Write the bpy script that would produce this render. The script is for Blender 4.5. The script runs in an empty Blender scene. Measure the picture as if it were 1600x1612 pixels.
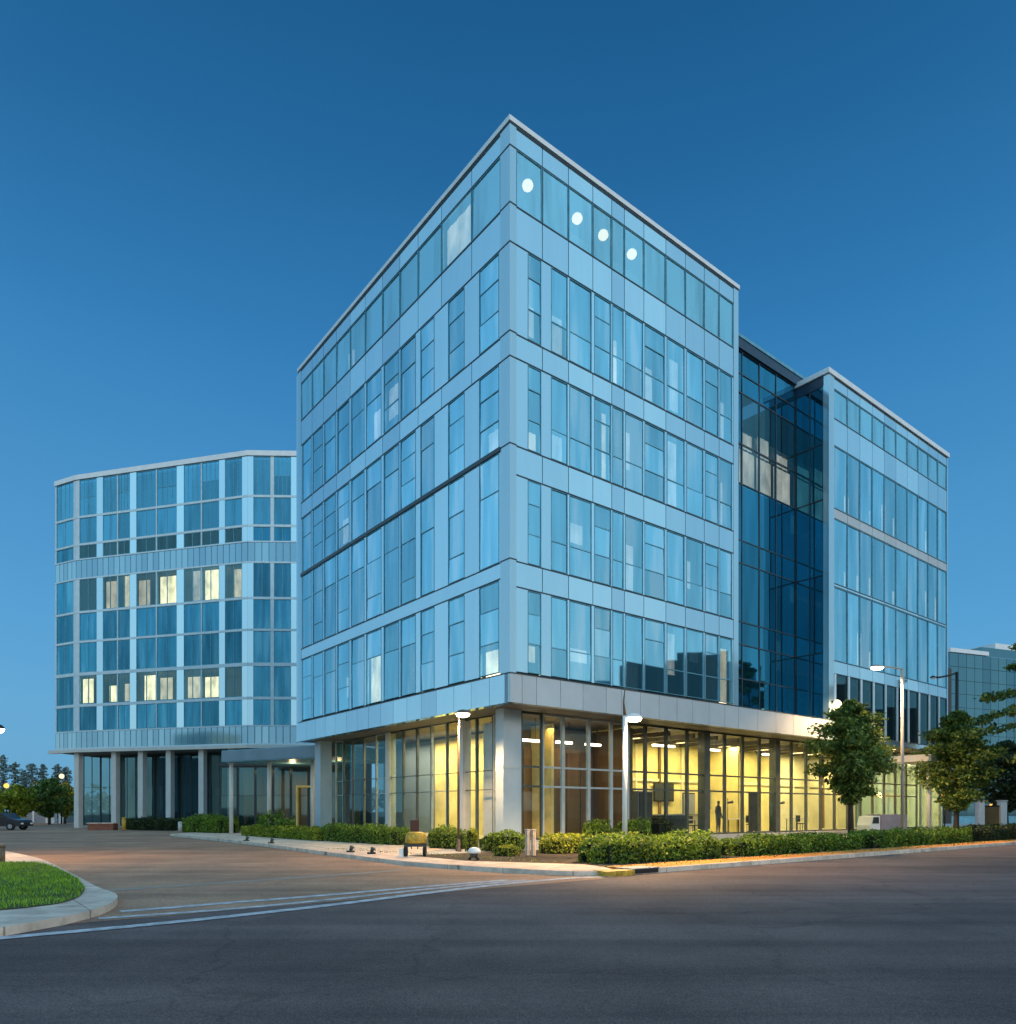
import bpy, math, random
import numpy as np
from mathutils import Vector, Matrix

random.seed(7)
RNG = np.random.default_rng(7)
SC = bpy.context.scene
COL = SC.collection
R = math.radians

# ------------------------------------------------------------------ materials
def new_mat(name):
    m = bpy.data.materials.new(name); m.use_nodes = True
    nt = m.node_tree
    for n in list(nt.nodes): nt.nodes.remove(n)
    out = nt.nodes.new('ShaderNodeOutputMaterial')
    return m, nt, out

def N(nt, t, **kw):
    n = nt.nodes.new(t)
    for k, v in kw.items():
        if k.startswith('i_'):
            n.inputs[k[2:].replace('_', ' ')].default_value = v
        else:
            setattr(n, k, v)
    return n

def rgba(c): return (c[0], c[1], c[2], 1.0)

def noise(nt, scale, detail=4, coord='Object', stretch=None, rough=.55):
    tc = N(nt, 'ShaderNodeTexCoord')
    src = tc.outputs[coord]
    if stretch:
        mp = N(nt, 'ShaderNodeMapping'); mp.inputs['Scale'].default_value = stretch
        nt.links.new(src, mp.inputs['Vector']); src = mp.outputs['Vector']
    n = N(nt, 'ShaderNodeTexNoise'); n.inputs['Scale'].default_value = scale; n.inputs['Detail'].default_value = detail
    n.inputs['Roughness'].default_value = rough
    nt.links.new(src, n.inputs['Vector'])
    return n.outputs['Fac']

def ramp(nt, fac, stops):
    r = N(nt, 'ShaderNodeValToRGB')
    e = r.color_ramp.elements
    while len(e) < len(stops): e.new(.5)
    for k, (p, c) in enumerate(stops):
        e[k].position = p; e[k].color = rgba(c)
    nt.links.new(fac, r.inputs['Fac'])
    return r.outputs['Color']

def mixc(nt, fac, a, b, mode='MIX'):
    m = N(nt, 'ShaderNodeMix', data_type='RGBA', blend_type=mode)
    if isinstance(fac, (int, float)): m.inputs[0].default_value = fac
    else: nt.links.new(fac, m.inputs[0])
    for s, v in ((6, a), (7, b)):
        if isinstance(v, tuple): m.inputs[s].default_value = rgba(v)
        else: nt.links.new(v, m.inputs[s])
    return m.outputs[2]

def math_n(nt, op, a, b=None, clamp=False):
    m = N(nt, 'ShaderNodeMath', operation=op, use_clamp=clamp)
    for k, v in ((0, a), (1, b)):
        if v is None: continue
        if isinstance(v, (int, float)): m.inputs[k].default_value = v
        else: nt.links.new(v, m.inputs[k])
    return m.outputs[0]

def bump(nt, fac, strength, dist=.02):
    b = N(nt, 'ShaderNodeBump'); b.inputs['Strength'].default_value = strength; b.inputs['Distance'].default_value = dist
    nt.links.new(fac, b.inputs['Height'])
    return b.outputs['Normal']

def plain(name, col, rough=.5, var=.12, scale=3., metallic=0., spec=.5, bumps=0., island=0., stretch=None, joint=0.):
    m, nt, out = new_mat(name)
    p = N(nt, 'ShaderNodeBsdfPrincipled')
    f = noise(nt, scale, stretch=stretch)
    lo = tuple(c*(1-var) for c in col); hi = tuple(min(1, c*(1+var)) for c in col)
    c = ramp(nt, f, [(.3, lo), (.7, hi)])
    if island:
        g = N(nt, 'ShaderNodeNewGeometry')
        k = math_n(nt, 'MULTIPLY_ADD', g.outputs['Random Per Island'], island)
        k.node.inputs[2].default_value = 1-island/2
        comb = N(nt, 'ShaderNodeCombineColor')
        for i in range(3): nt.links.new(k, comb.inputs[i])
        c = mixc(nt, 1., c, comb.outputs[0], 'MULTIPLY')
    if joint:
        tcj = N(nt, 'ShaderNodeTexCoord'); mpj = N(nt, 'ShaderNodeMapping'); mpj.inputs['Rotation'].default_value = (0, 0, R(-38.2))
        nt.links.new(tcj.outputs['Object'], mpj.inputs['Vector'])
        bj = N(nt, 'ShaderNodeTexBrick'); bj.offset = 0.; bj.inputs['Scale'].default_value = 1.; bj.inputs['Brick Width'].default_value = joint; bj.inputs['Row Height'].default_value = joint
        bj.inputs['Mortar Size'].default_value = .012; bj.inputs['Mortar Smooth'].default_value = .3
        for q_, v_ in (('Color1', (1, 1, 1, 1)), ('Color2', (.88, .88, .9, 1)), ('Mortar', (.42, .40, .38, 1))): bj.inputs[q_].default_value = v_
        nt.links.new(mpj.outputs[0], bj.inputs['Vector']); c = mixc(nt, 1., c, bj.outputs['Color'], 'MULTIPLY')
        st_ = noise(nt, 2.2, 6, rough=.7); c = mixc(nt, 1., c, ramp(nt, st_, [(.32, (.66, .64, .62)), (.55, (1.05, 1.05, 1.05))]), 'MULTIPLY')
    nt.links.new(c, p.inputs['Base Color'])
    p.inputs['Roughness'].default_value = rough; p.inputs['Metallic'].default_value = metallic
    p.inputs['Specular IOR Level'].default_value = spec
    if bumps: nt.links.new(bump(nt, noise(nt, scale*12), bumps), p.inputs['Normal'])
    nt.links.new(p.outputs[0], out.inputs['Surface'])
    return m

def emis(name, col, strength, var=.0, scale=4):
    m, nt, out = new_mat(name)
    e = N(nt, 'ShaderNodeEmission'); e.inputs['Strength'].default_value = strength
    if var:
        f = noise(nt, scale)
        nt.links.new(ramp(nt, f, [(.3, tuple(c*(1-var) for c in col)), (.7, col)]), e.inputs['Color'])
    else: e.inputs['Color'].default_value = rgba(col)
    nt.links.new(e.outputs[0], out.inputs['Surface'])
    return m

def glass(name, tint, refl, trans, base=.45, streak=.25, body=(.02, .07, .1), bodyfac=.3, rand=.3, warp=.02, fk=1., pale=None):
    """coated facade glass: mirror-like layer over partly see-through, partly tinted sheet"""
    m, nt, out = new_mat(name)
    oi = N(nt, 'ShaderNodeObjectInfo')
    gi = N(nt, 'ShaderNodeNewGeometry')
    rnd = math_n(nt, 'FRACT', math_n(nt, 'ADD', oi.outputs['Random'], gi.outputs['Random Per Island']))
    gl = N(nt, 'ShaderNodeBsdfGlossy'); gl.inputs['Roughness'].default_value = .03
    wn = bump(nt, noise(nt, .9, 1, stretch=(1, 1, .45)), warp*3, .05)
    nt.links.new(wn, gl.inputs['Normal'])
    st = noise(nt, 1.3, 3, stretch=(1, 1, .12))
    tc = ramp(nt, st, [(.3, tuple(c*(1-streak) for c in refl)), (.52, refl), (.64, pale or refl)])
    k = math_n(nt, 'MULTIPLY_ADD', rnd, rand); k.node.inputs[2].default_value = 1-rand/2
    comb = N(nt, 'ShaderNodeCombineColor')
    for i in range(3): nt.links.new(k, comb.inputs[i])
    nt.links.new(mixc(nt, 1., tc, comb.outputs[0], 'MULTIPLY'), gl.inputs['Color'])
    tr = N(nt, 'ShaderNodeBsdfTransparent'); tr.inputs['Color'].default_value = rgba(trans)
    df = N(nt, 'ShaderNodeBsdfDiffuse'); df.inputs['Color'].default_value = rgba(body)
    mb = N(nt, 'ShaderNodeMixShader'); mb.inputs[0].default_value = bodyfac
    nt.links.new(tr.outputs[0], mb.inputs[1]); nt.links.new(df.outputs[0], mb.inputs[2])
    fr = N(nt, 'ShaderNodeLayerWeight'); fr.inputs['Blend'].default_value = .3
    f = math_n(nt, 'MULTIPLY_ADD', fr.outputs['Fresnel'], (1-base)*fk, True); f.node.inputs[2].default_value = base
    mx = N(nt, 'ShaderNodeMixShader'); nt.links.new(f, mx.inputs[0])
    nt.links.new(mb.outputs[0], mx.inputs[1]); nt.links.new(gl.outputs[0], mx.inputs[2])
    nt.links.new(mx.outputs[0], out.inputs['Surface'])
    return m

def leafmat(name, lo, mid, hi):
    m, nt, out = new_mat(name)
    g = N(nt, 'ShaderNodeNewGeometry')
    c1 = ramp(nt, g.outputs['Random Per Island'], [(0, lo), (.55, mid), (1, hi)])
    f = noise(nt, 1.2, 5, rough=.7)
    c = mixc(nt, 1., c1, ramp(nt, f, [(.3, (.45, .5, .45)), (.7, (1.2, 1.15, 1.))]), 'MULTIPLY')
    d = N(nt, 'ShaderNodeBsdfPrincipled'); d.inputs['Roughness'].default_value = .55; d.inputs['Specular IOR Level'].default_value = .35
    t = N(nt, 'ShaderNodeBsdfTranslucent')
    nt.links.new(c, d.inputs['Base Color']); nt.links.new(c, t.inputs['Color'])
    mx = N(nt, 'ShaderNodeMixShader'); mx.inputs[0].default_value = .3
    nt.links.new(d.outputs[0], mx.inputs[1]); nt.links.new(t.outputs[0], mx.inputs[2])
    nt.links.new(mx.outputs[0], out.inputs['Surface'])
    return m

def asphalt(name, dark, light, wear=.5, rough=.75):
    m, nt, out = new_mat(name)
    p = N(nt, 'ShaderNodeBsdfPrincipled')
    big = noise(nt, .16, 5, stretch=(1, 1, 1))
    # long wear bands that run along the road
    tc = N(nt, 'ShaderNodeTexCoord'); mp = N(nt, 'ShaderNodeMapping')
    mp.inputs['Rotation'].default_value = (0, 0, R(-38.2)); mp.inputs['Scale'].default_value = (.035, .55, 1)
    nt.links.new(tc.outputs['Object'], mp.inputs['Vector'])
    bn = N(nt, 'ShaderNodeTexNoise'); bn.inputs['Scale'].default_value = 1.; bn.inputs['Detail'].default_value = 4
    nt.links.new(mp.outputs[0], bn.inputs['Vector'])
    f = math_n(nt, 'ADD', math_n(nt, 'MULTIPLY', big, .45), math_n(nt, 'MULTIPLY', bn.outputs['Fac'], .55))
    c = ramp(nt, f, [(.38, dark), (.61, light)])
    mp2 = N(nt, 'ShaderNodeMapping'); mp2.inputs['Rotation'].default_value = (0, 0, R(-38.2)); mp2.inputs['Scale'].default_value = (.02, 1.9, 1)
    nt.links.new(tc.outputs['Object'], mp2.inputs['Vector'])
    tn = N(nt, 'ShaderNodeTexNoise'); tn.inputs['Scale'].default_value = 1.; tn.inputs['Detail'].default_value = 3
    nt.links.new(mp2.outputs[0], tn.inputs['Vector'])
    c = mixc(nt, 1., c, ramp(nt, tn.outputs['Fac'], [(.36, (.86, .86, .87)), (.5, (1., 1., 1.)), (.66, (1.06, 1.05, 1.04))]), 'MULTIPLY')
    fine = noise(nt, 48, 3, rough=.85)
    c = mixc(nt, 1., c, ramp(nt, fine, [(.33, (.3, .3, .33)), (.67, (1.7, 1.7, 1.65))]), 'MULTIPLY')
    mid = noise(nt, 13, 3, rough=.75)
    c = mixc(nt, 1., c, ramp(nt, mid, [(.3, (.78, .78, .79)), (.7, (1.2, 1.2, 1.2))]), 'MULTIPLY')
    pat = noise(nt, .55, 4, rough=.65)
    c = mixc(nt, 1., c, ramp(nt, pat, [(.36, (.80, .80, .82)), (.6, (1.08, 1.07, 1.06))]), 'MULTIPLY')
    # hairline cracks and tar seams
    v = N(nt, 'ShaderNodeTexVoronoi', feature='DISTANCE_TO_EDGE'); v.inputs['Scale'].default_value = .22
    nz = N(nt, 'ShaderNodeTexNoise'); nz.inputs['Scale'].default_value = 1.2; nz.inputs['Detail'].default_value = 5
    tc2 = N(nt, 'ShaderNodeTexCoord'); nt.links.new(tc2.outputs['Object'], nz.inputs['Vector'])
    vadd = N(nt, 'ShaderNodeVectorMath', operation='MULTIPLY_ADD')
    nt.links.new(nz.outputs['Color'], vadd.inputs[0]); vadd.inputs[1].default_value = (1.3, 1.3, 0)
    nt.links.new(tc2.outputs['Object'], vadd.inputs[2]); nt.links.new(vadd.outputs[0], v.inputs['Vector'])
    cr = ramp(nt, v.outputs['Distance'], [(.0, (.5, .5, .5)), (.009, (1, 1, 1))])
    c = mixc(nt, wear, c, mixc(nt, 1., c, cr, 'MULTIPLY'))
    nt.links.new(c, p.inputs['Base Color'])
    p.inputs['Roughness'].default_value = rough; p.inputs['Specular IOR Level'].default_value = .25
    nt.links.new(bump(nt, fine, .7, .02), p.inputs['Normal'])
    nt.links.new(p.outputs[0], out.inputs['Surface'])
    return m

M = {}
M['vision'] = glass('vision_glass', (1, 1, 1), (.44, .84, .96), (.78, .93, .97), base=.64, body=(.05, .27, .42), bodyfac=.35, rand=.36, streak=.2, pale=(.74, .95, 1.))
M['top'] = glass('top_glass', (1, 1, 1), (.56, .91, .98), (.8, .92, .96), base=.6, body=(.22, .54, .66), bodyfac=.45, rand=.2)
M['dark_glass'] = glass('dark_glass', (1, 1, 1), (.085, .38, .53), (.3, .5, .6), base=.55, body=(.008, .06, .10), bodyfac=.55, rand=.35)
M['teal'] = glass('teal_glass', (1, 1, 1), (.15, .48, .66), (.45, .6, .66), base=.5, body=(.03, .13, .19), bodyfac=.45, rand=.5)
M['deep'] = glass('deep_glass', (1, 1, 1), (.085, .37, .54), (.4, .55, .62), base=.5, body=(.012, .06, .10), bodyfac=.5, rand=.6, streak=.35, pale=(.16, .48, .64))
M['shop'] = glass('shop_glass', (1, 1, 1), (.5, .8, .85), (.95, .96, .94), base=.06, body=(.2, .3, .28), bodyfac=.04, rand=.4, fk=.3)
M['lobby_glass'] = glass('lobby_glass', (1, 1, 1), (.25, .52, .58), (.6, .68, .66), base=.2, body=(.02, .05, .06), bodyfac=.35, rand=.4, fk=.7)

def spandrel(name, col, gloss, refl):
    m, nt, out = new_mat(name)
    g = N(nt, 'ShaderNodeNewGeometry')
    k = ramp(nt, g.outputs['Random Per Island'], [(0, (.80, .83, .86)), (1, (1.14, 1.1, 1.06))])
    st = noise(nt, 1.1, 3, stretch=(1, 1, .1))
    k2 = ramp(nt, st, [(.3, (.82, .86, .9)), (.7, (1.05, 1.03, 1.02))])
    c = mixc(nt, 1., mixc(nt, 1., col, k, 'MULTIPLY'), k2, 'MULTIPLY')
    d = N(nt, 'ShaderNodeBsdfDiffuse'); nt.links.new(c, d.inputs['Color'])
    gl = N(nt, 'ShaderNodeBsdfGlossy'); gl.inputs['Roughness'].default_value = .08
    nt.links.new(mixc(nt, 1., refl, k, 'MULTIPLY'), gl.inputs['Color'])
    fr = N(nt, 'ShaderNodeLayerWeight'); fr.inputs['Blend'].default_value = .3
    f = math_n(nt, 'MULTIPLY_ADD', fr.outputs['Fresnel'], 1-gloss, True); f.node.inputs[2].default_value = gloss
    mx = N(nt, 'ShaderNodeMixShader'); nt.links.new(f, mx.inputs[0])
    nt.links.new(d.outputs[0], mx.inputs[1]); nt.links.new(gl.outputs[0], mx.inputs[2])
    nt.links.new(mx.outputs[0], out.inputs['Surface'])
    return m
M['panel'] = spandrel('pale_glass_panel', (.34, .56, .66), .58, (.68, .89, .97))
M['panel_dim'] = spandrel('dim_glass_panel', (.17, .33, .42), .42, (.46, .70, .82))
M['post'] = spandrel('corner_post_glass', (.34, .52, .60), .38, (.68, .88, .96))
M['fascia'] = plain('fascia_metal', (.47, .52, .55), .42, .05, 1.2, spec=.5, island=.12)
M['coping'] = plain('coping_metal', (.78, .79, .80), .35, .06, 2)
M['mull'] = plain('dark_mullion', (.03, .05, .065), .4, .2, 3)
M['mull_blue'] = plain('blue_grey_mullion', (.12, .34, .45), .4, .2, 3)
M['mull_dark'] = plain('dark_blue_parapet', (.012, .04, .08), .4, .2, 3)
M['mull_shop'] = plain('shop_mullion', (.07, .085, .075), .4, .2, 3)
M['mull_light'] = plain('pale_mullion', (.42, .46, .45), .4, .1, 3)
M['white_frame'] = plain('white_frame', (.58, .70, .76), .45, .08, 2)
M['soffit'] = plain('soffit_board', (.14, .125, .105), .6, .12, .8, stretch=(1, 1, 1), island=.1)
M['concrete'] = plain('pale_concrete', (.40, .39, .37), .8, .14, .8, bumps=.25)
M['pillar'] = plain('pillar_cladding', (.38, .47, .52), .45, .06, 1.5)
M['canopy_blue'] = plain('canopy_blue_grey', (.16, .24, .30), .4, .1, 1)
M['white_col'] = plain('white_column', (.62, .60, .56), .5, .06, 1.5)
M['inner'] = plain('inner_wall', (.18, .24, .28), .8, .1, 1)
M['slab'] = plain('floor_slab', (.25, .27, .28), .8, .1, 1)
M['blind'] = plain('blind_fabric', (.72, .76, .78), .8, .08, 2)
def litmat(name, col, st):  # room light behind the blinds is put in as their own emission
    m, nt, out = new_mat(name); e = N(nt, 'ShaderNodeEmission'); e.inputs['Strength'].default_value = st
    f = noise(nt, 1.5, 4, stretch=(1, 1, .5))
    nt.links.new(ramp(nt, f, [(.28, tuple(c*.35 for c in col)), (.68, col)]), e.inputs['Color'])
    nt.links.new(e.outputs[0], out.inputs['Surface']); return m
M['lit_blind'] = litmat('backlit_blind', (1., .84, .56), 2.0)
M['lit_blind_warm'] = litmat('warm_lit_blind', (1., .80, .55), 1.6)
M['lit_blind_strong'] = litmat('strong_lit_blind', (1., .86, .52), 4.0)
M['lit_blind_dim'] = litmat('backlit_blind_dim', (.92, .88, .78), 1.25)
M['yellow'] = plain('yellow_wall', (.74, .63, .24), .8, .28, .55)
M['cream'] = plain('cream_wall', (.72, .66, .38), .8, .2, .55)
M['wood'] = plain('brown_wood_panel', (.17, .10, .032), .5, .35, 1.5, stretch=(2, 2, .2))
M['dark'] = plain('dark_grey', (.035, .04, .042), .5, .2, 3)
M['black'] = plain('black_metal', (.012, .013, .014), .45, .2, 4)
M['grey'] = plain('mid_grey', (.25, .27, .30), .5, .1, 3)
M['white'] = plain('white_paint', (.78, .78, .76), .4, .05, 3)
M['pole'] = plain('lamp_pole_paint', (.42, .40, .36), .4, .08, 4)
M['brown_pole'] = plain('brown_pole_paint', (.13, .085, .05), .45, .1, 4)
M['tile'] = plain('interior_floor', (.42, .36, .22), .4, .1, 1)
M['ceil'] = plain('interior_ceiling', (.6, .58, .5), .8, .05, 1)
M['glow'] = emis('lamp_glow', (1., .86, .6), 22)
M['glow_white'] = emis('globe_glow', (1., .74, .42), 4.2)
M['glow_orange'] = emis('orange_glow', (1., .44, .07), 2.4)
M['glow_small'] = emis('small_lamp_glow', (1., .78, .45), 1.8)
M['strip'] = emis('strip_light_glow', (1., .9, .68), 6)
M['road'] = asphalt('road_asphalt', (.110, .082, .080), (.195, .148, .140))
M['drive'] = asphalt('driveway_asphalt', (.30, .19, .125), (.48, .30, .20), .35)  # warm light of the street lamps put into this brown base colour
M['paint'] = plain('worn_road_paint', (.50, .50, .52), .7, .45, 5)
M['gutter'] = plain('gutter_concrete', (.34, .29, .24), .85, .15, 1.2, bumps=.2)
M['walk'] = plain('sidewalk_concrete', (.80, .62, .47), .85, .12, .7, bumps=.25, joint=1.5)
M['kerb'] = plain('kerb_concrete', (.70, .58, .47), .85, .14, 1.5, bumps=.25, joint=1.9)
M['kerb_grey'] = plain('grey_kerb_concrete', (.36, .33, .31), .85, .14, 1.2, bumps=.25)
M['mulch'] = plain('orange_paver_strip', (.74, .27, .05), .85, .3, 2.2, bumps=.5)  # orange lamplight along the kerb put into the base colour
M['soil'] = plain('planting_soil', (.05, .04, .025), .95, .4, 3, bumps=.6)
M['earth'] = plain('distant_ground', (.06, .055, .04), .95, .3, .1)
M['turf'] = plain('turf_soil', (.045, .075, .012), .95, .35, 1.5)
M['bark'] = plain('tree_bark', (.055, .04, .028), .9, .3, 6, bumps=.6, stretch=(1, 1, .2))
M['leaf_hedge'] = leafmat('hedge_leaves', (0.062, 0.131, 0.024), (0.171, 0.294, 0.038), (0.404, 0.559, 0.062))
M['leaf_yel'] = leafmat('yellow_green_leaves', (0.14, 0.199, 0.023), (0.304, 0.374, 0.035), (0.608, 0.632, 0.07))
M['leaf_tree'] = leafmat('tree_leaves', (0.055, 0.112, 0.031), (0.139, 0.232, 0.05), (0.342, 0.404, 0.093))
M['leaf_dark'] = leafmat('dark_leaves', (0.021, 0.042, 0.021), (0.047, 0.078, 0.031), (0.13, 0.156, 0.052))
M['leaf_far'] = leafmat('far_leaves', (.22, .33, .38), (.27, .38, .42), (.34, .44, .44))  # distance haze put into the pale blue leaf colour
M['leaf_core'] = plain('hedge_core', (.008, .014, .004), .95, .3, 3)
M['grass'] = leafmat('grass_blades', (0.116, 0.256, 0.014), (0.232, 0.465, 0.028), (0.442, 0.698, 0.07))
M['box_grey'] = plain('truck_box_paint', (.13, .14, .19), .5, .1, 2)
M['car'] = plain('dark_car_paint', (.02, .022, .03), .25, .1, 2)
M['rubber'] = plain('tyre_rubber', (.015, .015, .015), .9, .1, 5)
M['car_glass'] = plain('car_window', (.02, .03, .035), .08, .1, 2)
M['redlight'] = emis('tail_light_glow', (1., .06, .03), 1.2)
M['brick'] = plain('red_brick', (.24, .085, .05), .85, .3, 4)
M['yellowpaint'] = plain('yellow_paint', (.50, .30, .03), .55, .5, 9)
M['maroon'] = plain('maroon_paint', (.03, .009, .007), .45, .2, 4)
M['far_panel'] = spandrel('far_building_glass', (.05, .12, .15), .4, (.20, .40, .48))
M['skin'] = plain('skin', (.45, .27, .18), .6, .05, 6)
M['coat'] = plain('dark_coat', (.07, .06, .075), .8, .2, 8)

# ------------------------------------------------------------------ mesh helpers
class MB:
    def __init__(s): s.v = []; s.f = []; s.m = []; s.mats = []; s.smooth = []
    def mi(s, m):
        if m not in s.mats: s.mats.append(m)
        return s.mats.index(m)
    def face(s, pts, m, smooth=False):
        k = len(s.v); s.v += [tuple(p) for p in pts]; s.f.append(tuple(range(k, k+len(pts)))); s.m.append(s.mi(m)); s.smooth.append(smooth)
    def box(s, F, a0, a1, d0, d1, z0, z1, m):
        P = [F(a, d, z) for z in (z0, z1) for d in (d0, d1) for a in (a0, a1)]
        k = len(s.v); s.v += [tuple(p) for p in P]
        turn = ((P[1][0]-P[0][0])*(P[2][1]-P[0][1])-(P[1][1]-P[0][1])*(P[2][0]-P[0][0])) < 0     # keep every face looking outwards
        for q in ((0, 2, 3, 1), (4, 5, 7, 6), (0, 1, 5, 4), (1, 3, 7, 5), (3, 2, 6, 7), (2, 0, 4, 6)):
            s.f.append(tuple(k+i for i in (q[::-1] if turn else q))); s.m.append(s.mi(m)); s.smooth.append(False)
    def ring(s, c, x, y, r, n): return [c + x*(r*math.cos(2*math.pi*i/n)) + y*(r*math.sin(2*math.pi*i/n)) for i in range(n)]
    def tube(s, pts, rads, m, n=10, caps=True):
        pts = [Vector(p) for p in pts]; k0 = len(s.v); mi = s.mi(m)
        for i, p in enumerate(pts):
            d = (pts[min(i+1, len(pts)-1)] - pts[max(i-1, 0)]).normalized()
            x = d.cross(Vector((0, 0, 1)) if abs(d.z) < .9 else Vector((1, 0, 0))).normalized(); y = d.cross(x)
            s.v += [tuple(q) for q in s.ring(p, x, y, rads[i], n)]
        for i in range(len(pts)-1):
            for j in range(n):
                a = k0+i*n+j; b = k0+i*n+(j+1) % n
                s.f.append((a, b, b+n, a+n)); s.m.append(mi); s.smooth.append(True)
        if caps:
            s.f.append(tuple(k0+j for j in range(n))[::-1]); s.m.append(mi); s.smooth.append(False)
            e = k0+(len(pts)-1)*n
            s.f.append(tuple(e+j for j in range(n))); s.m.append(mi); s.smooth.append(False)
    def lathe(s, c, prof, m, n=20, sx=1., sy=1.):
        k0 = len(s.v); mi = s.mi(m); c = Vector(c)
        for r, z in prof:
            for j in range(n):
                a = 2*math.pi*j/n
                s.v.append((c.x+r*sx*math.cos(a), c.y+r*sy*math.sin(a), c.z+z))
        for i in range(len(prof)-1):
            for j in range(n):
                a = k0+i*n+j; b = k0+i*n+(j+1) % n
                s.f.append((a, b, b+n, a+n)); s.m.append(mi); s.smooth.append(True)
        s.f.append(tuple(k0+j for j in range(n))[::-1]); s.m.append(mi); s.smooth.append(False)
        e = k0+(len(prof)-1)*n
        s.f.append(tuple(e+j for j in range(n))); s.m.append(mi); s.smooth.append(False)
    def sphere(s, c, r, m, n=16, sz=1.):
        s.lathe(c, [(max(.001, r*math.sin(math.pi*i/8)), -r*sz*math.cos(math.pi*i/8)) for i in range(9)], m, n)
    def prism(s, poly, z0, z1, m, mside=None):
        n = len(poly); mside = mside or m
        s.face([(x, y, z1) for x, y in poly], m)
        for i in range(n):
            (x0, y0), (x1, y1) = poly[i], poly[(i+1) % n]
            s.face([(x0, y0, z0), (x1, y1, z0), (x1, y1, z1), (x0, y0, z1)], mside)
    def sheet(s, poly, z, m): s.face([(x, y, z) for x, y in poly], m)
    def build(s, name, parent=None, bevel=0.):
        off = Vector((0, 0, 0)); q = parent
        while q is not None: off = off + q.location; q = q.parent
        me = bpy.data.meshes.new(name)
        me.from_pydata([(v[0]-off.x, v[1]-off.y, v[2]-off.z) for v in s.v], [], s.f)
        for m in s.mats: me.materials.append(M[m])
        me.polygons.foreach_set('material_index', s.m); me.polygons.foreach_set('use_smooth', s.smooth)
        me.update()
        o = bpy.data.objects.new(name, me); COL.objects.link(o)
        if parent is not None: o.parent = parent
        if bevel:
            b = o.modifiers.new('bevel', 'BEVEL'); b.width = bevel; b.segments = 2; b.limit_method = 'ANGLE'
        return o

def tag(o, label, cat, group=None):
    o['label'] = label; o['category'] = cat
    if group: o['group'] = group
    return o
def thing(name, label, cat, loc=(0, 0, 0), group=None):
    o = bpy.data.objects.new(name, None); COL.objects.link(o); o.location = loc; o.empty_display_size = .2
    return tag(o, label, cat, group)
def struct(mb, name, kind='structure'):
    o = mb.build(name); o['kind'] = kind; return o
def copy_tree(o, parent=None):
    c = o.copy(); COL.objects.link(c)
    if parent is not None: c.parent = parent
    for ch in list(o.children): copy_tree(ch, c)
    return c

# the photograph's camera: at 1.6 m, 2-point perspective; at() gives the spot on the ground seen there
FPX, HOR, CXP, CAMZ = 1160., 1277., 800., 1.6
def gp(x, y):
    Y = CAMZ*FPX/(y-HOR); return ((x-CXP)/FPX*Y, Y)
def px(x, Y): return (x-CXP)/FPX*Y
def zz(y, Y): return CAMZ+(HOR-y)/FPX*Y

U = Vector((.786, .618, 0)).normalized(); V = Vector((-U.y, U.x, 0))
C = Vector((.07, 26.8, 0))
def frame(o, a, b):
    o = Vector(o); a = Vector(a); b = Vector(b)
    return lambda s, d, z: (o.x+a.x*s+b.x*d, o.y+a.y*s+b.y*d, z)
FR = frame(C, U, V)             # right face: s along, d inwards
FL = frame(C, V, U)             # left face
FW = frame((0, 0, 0), (1, 0, 0), (0, 1, 0))

# ------------------------------------------------------------------ facade pieces
def frame_bars(mb, F, s0, s1, z0, z1, m, w=.05, d0=-.012, d1=.10, rails=(), muntins=(), rm=None, rh=.016):
    mb.box(F, s0, s0+w, d0, d1, z0, z1, m); mb.box(F, s1-w, s1, d0, d1, z0, z1, m)
    mb.box(F, s0+w, s1-w, d0, d1, z0, z0+w, m); mb.box(F, s0+w, s1-w, d0, d1, z1-w, z1, m)
    for r, a, b in rails:
        mb.box(F, max(s0+w, a), min(s1-w, b), d0+.01, d1-.01, r-rh, r+rh, rm or m)
    for k in muntins:
        mb.box(F, k-.022, k+.022, d0+.012, d1-.012, z0+w, z1-w, rm or m)

def pane_quad(mb, F, s0, s1, z0, z1, m, d=.02, tilt=.012):
    a, b, c = (random.uniform(-tilt, tilt) for _ in range(3))
    q = [F(s0, d+a+c, z0), F(s1, d+b+c, z0), F(s1, d+b-c, z1), F(s0, d+a-c, z1)]
    o_, x_, y_ = F(0, 0, 0), F(1, 0, 0), F(0, 1, 0)
    if (x_[0]-o_[0])*(y_[1]-o_[1])-(x_[1]-o_[1])*(y_[0]-o_[0]) < 0: q = q[::-1]
    mb.face(q, m)

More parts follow.
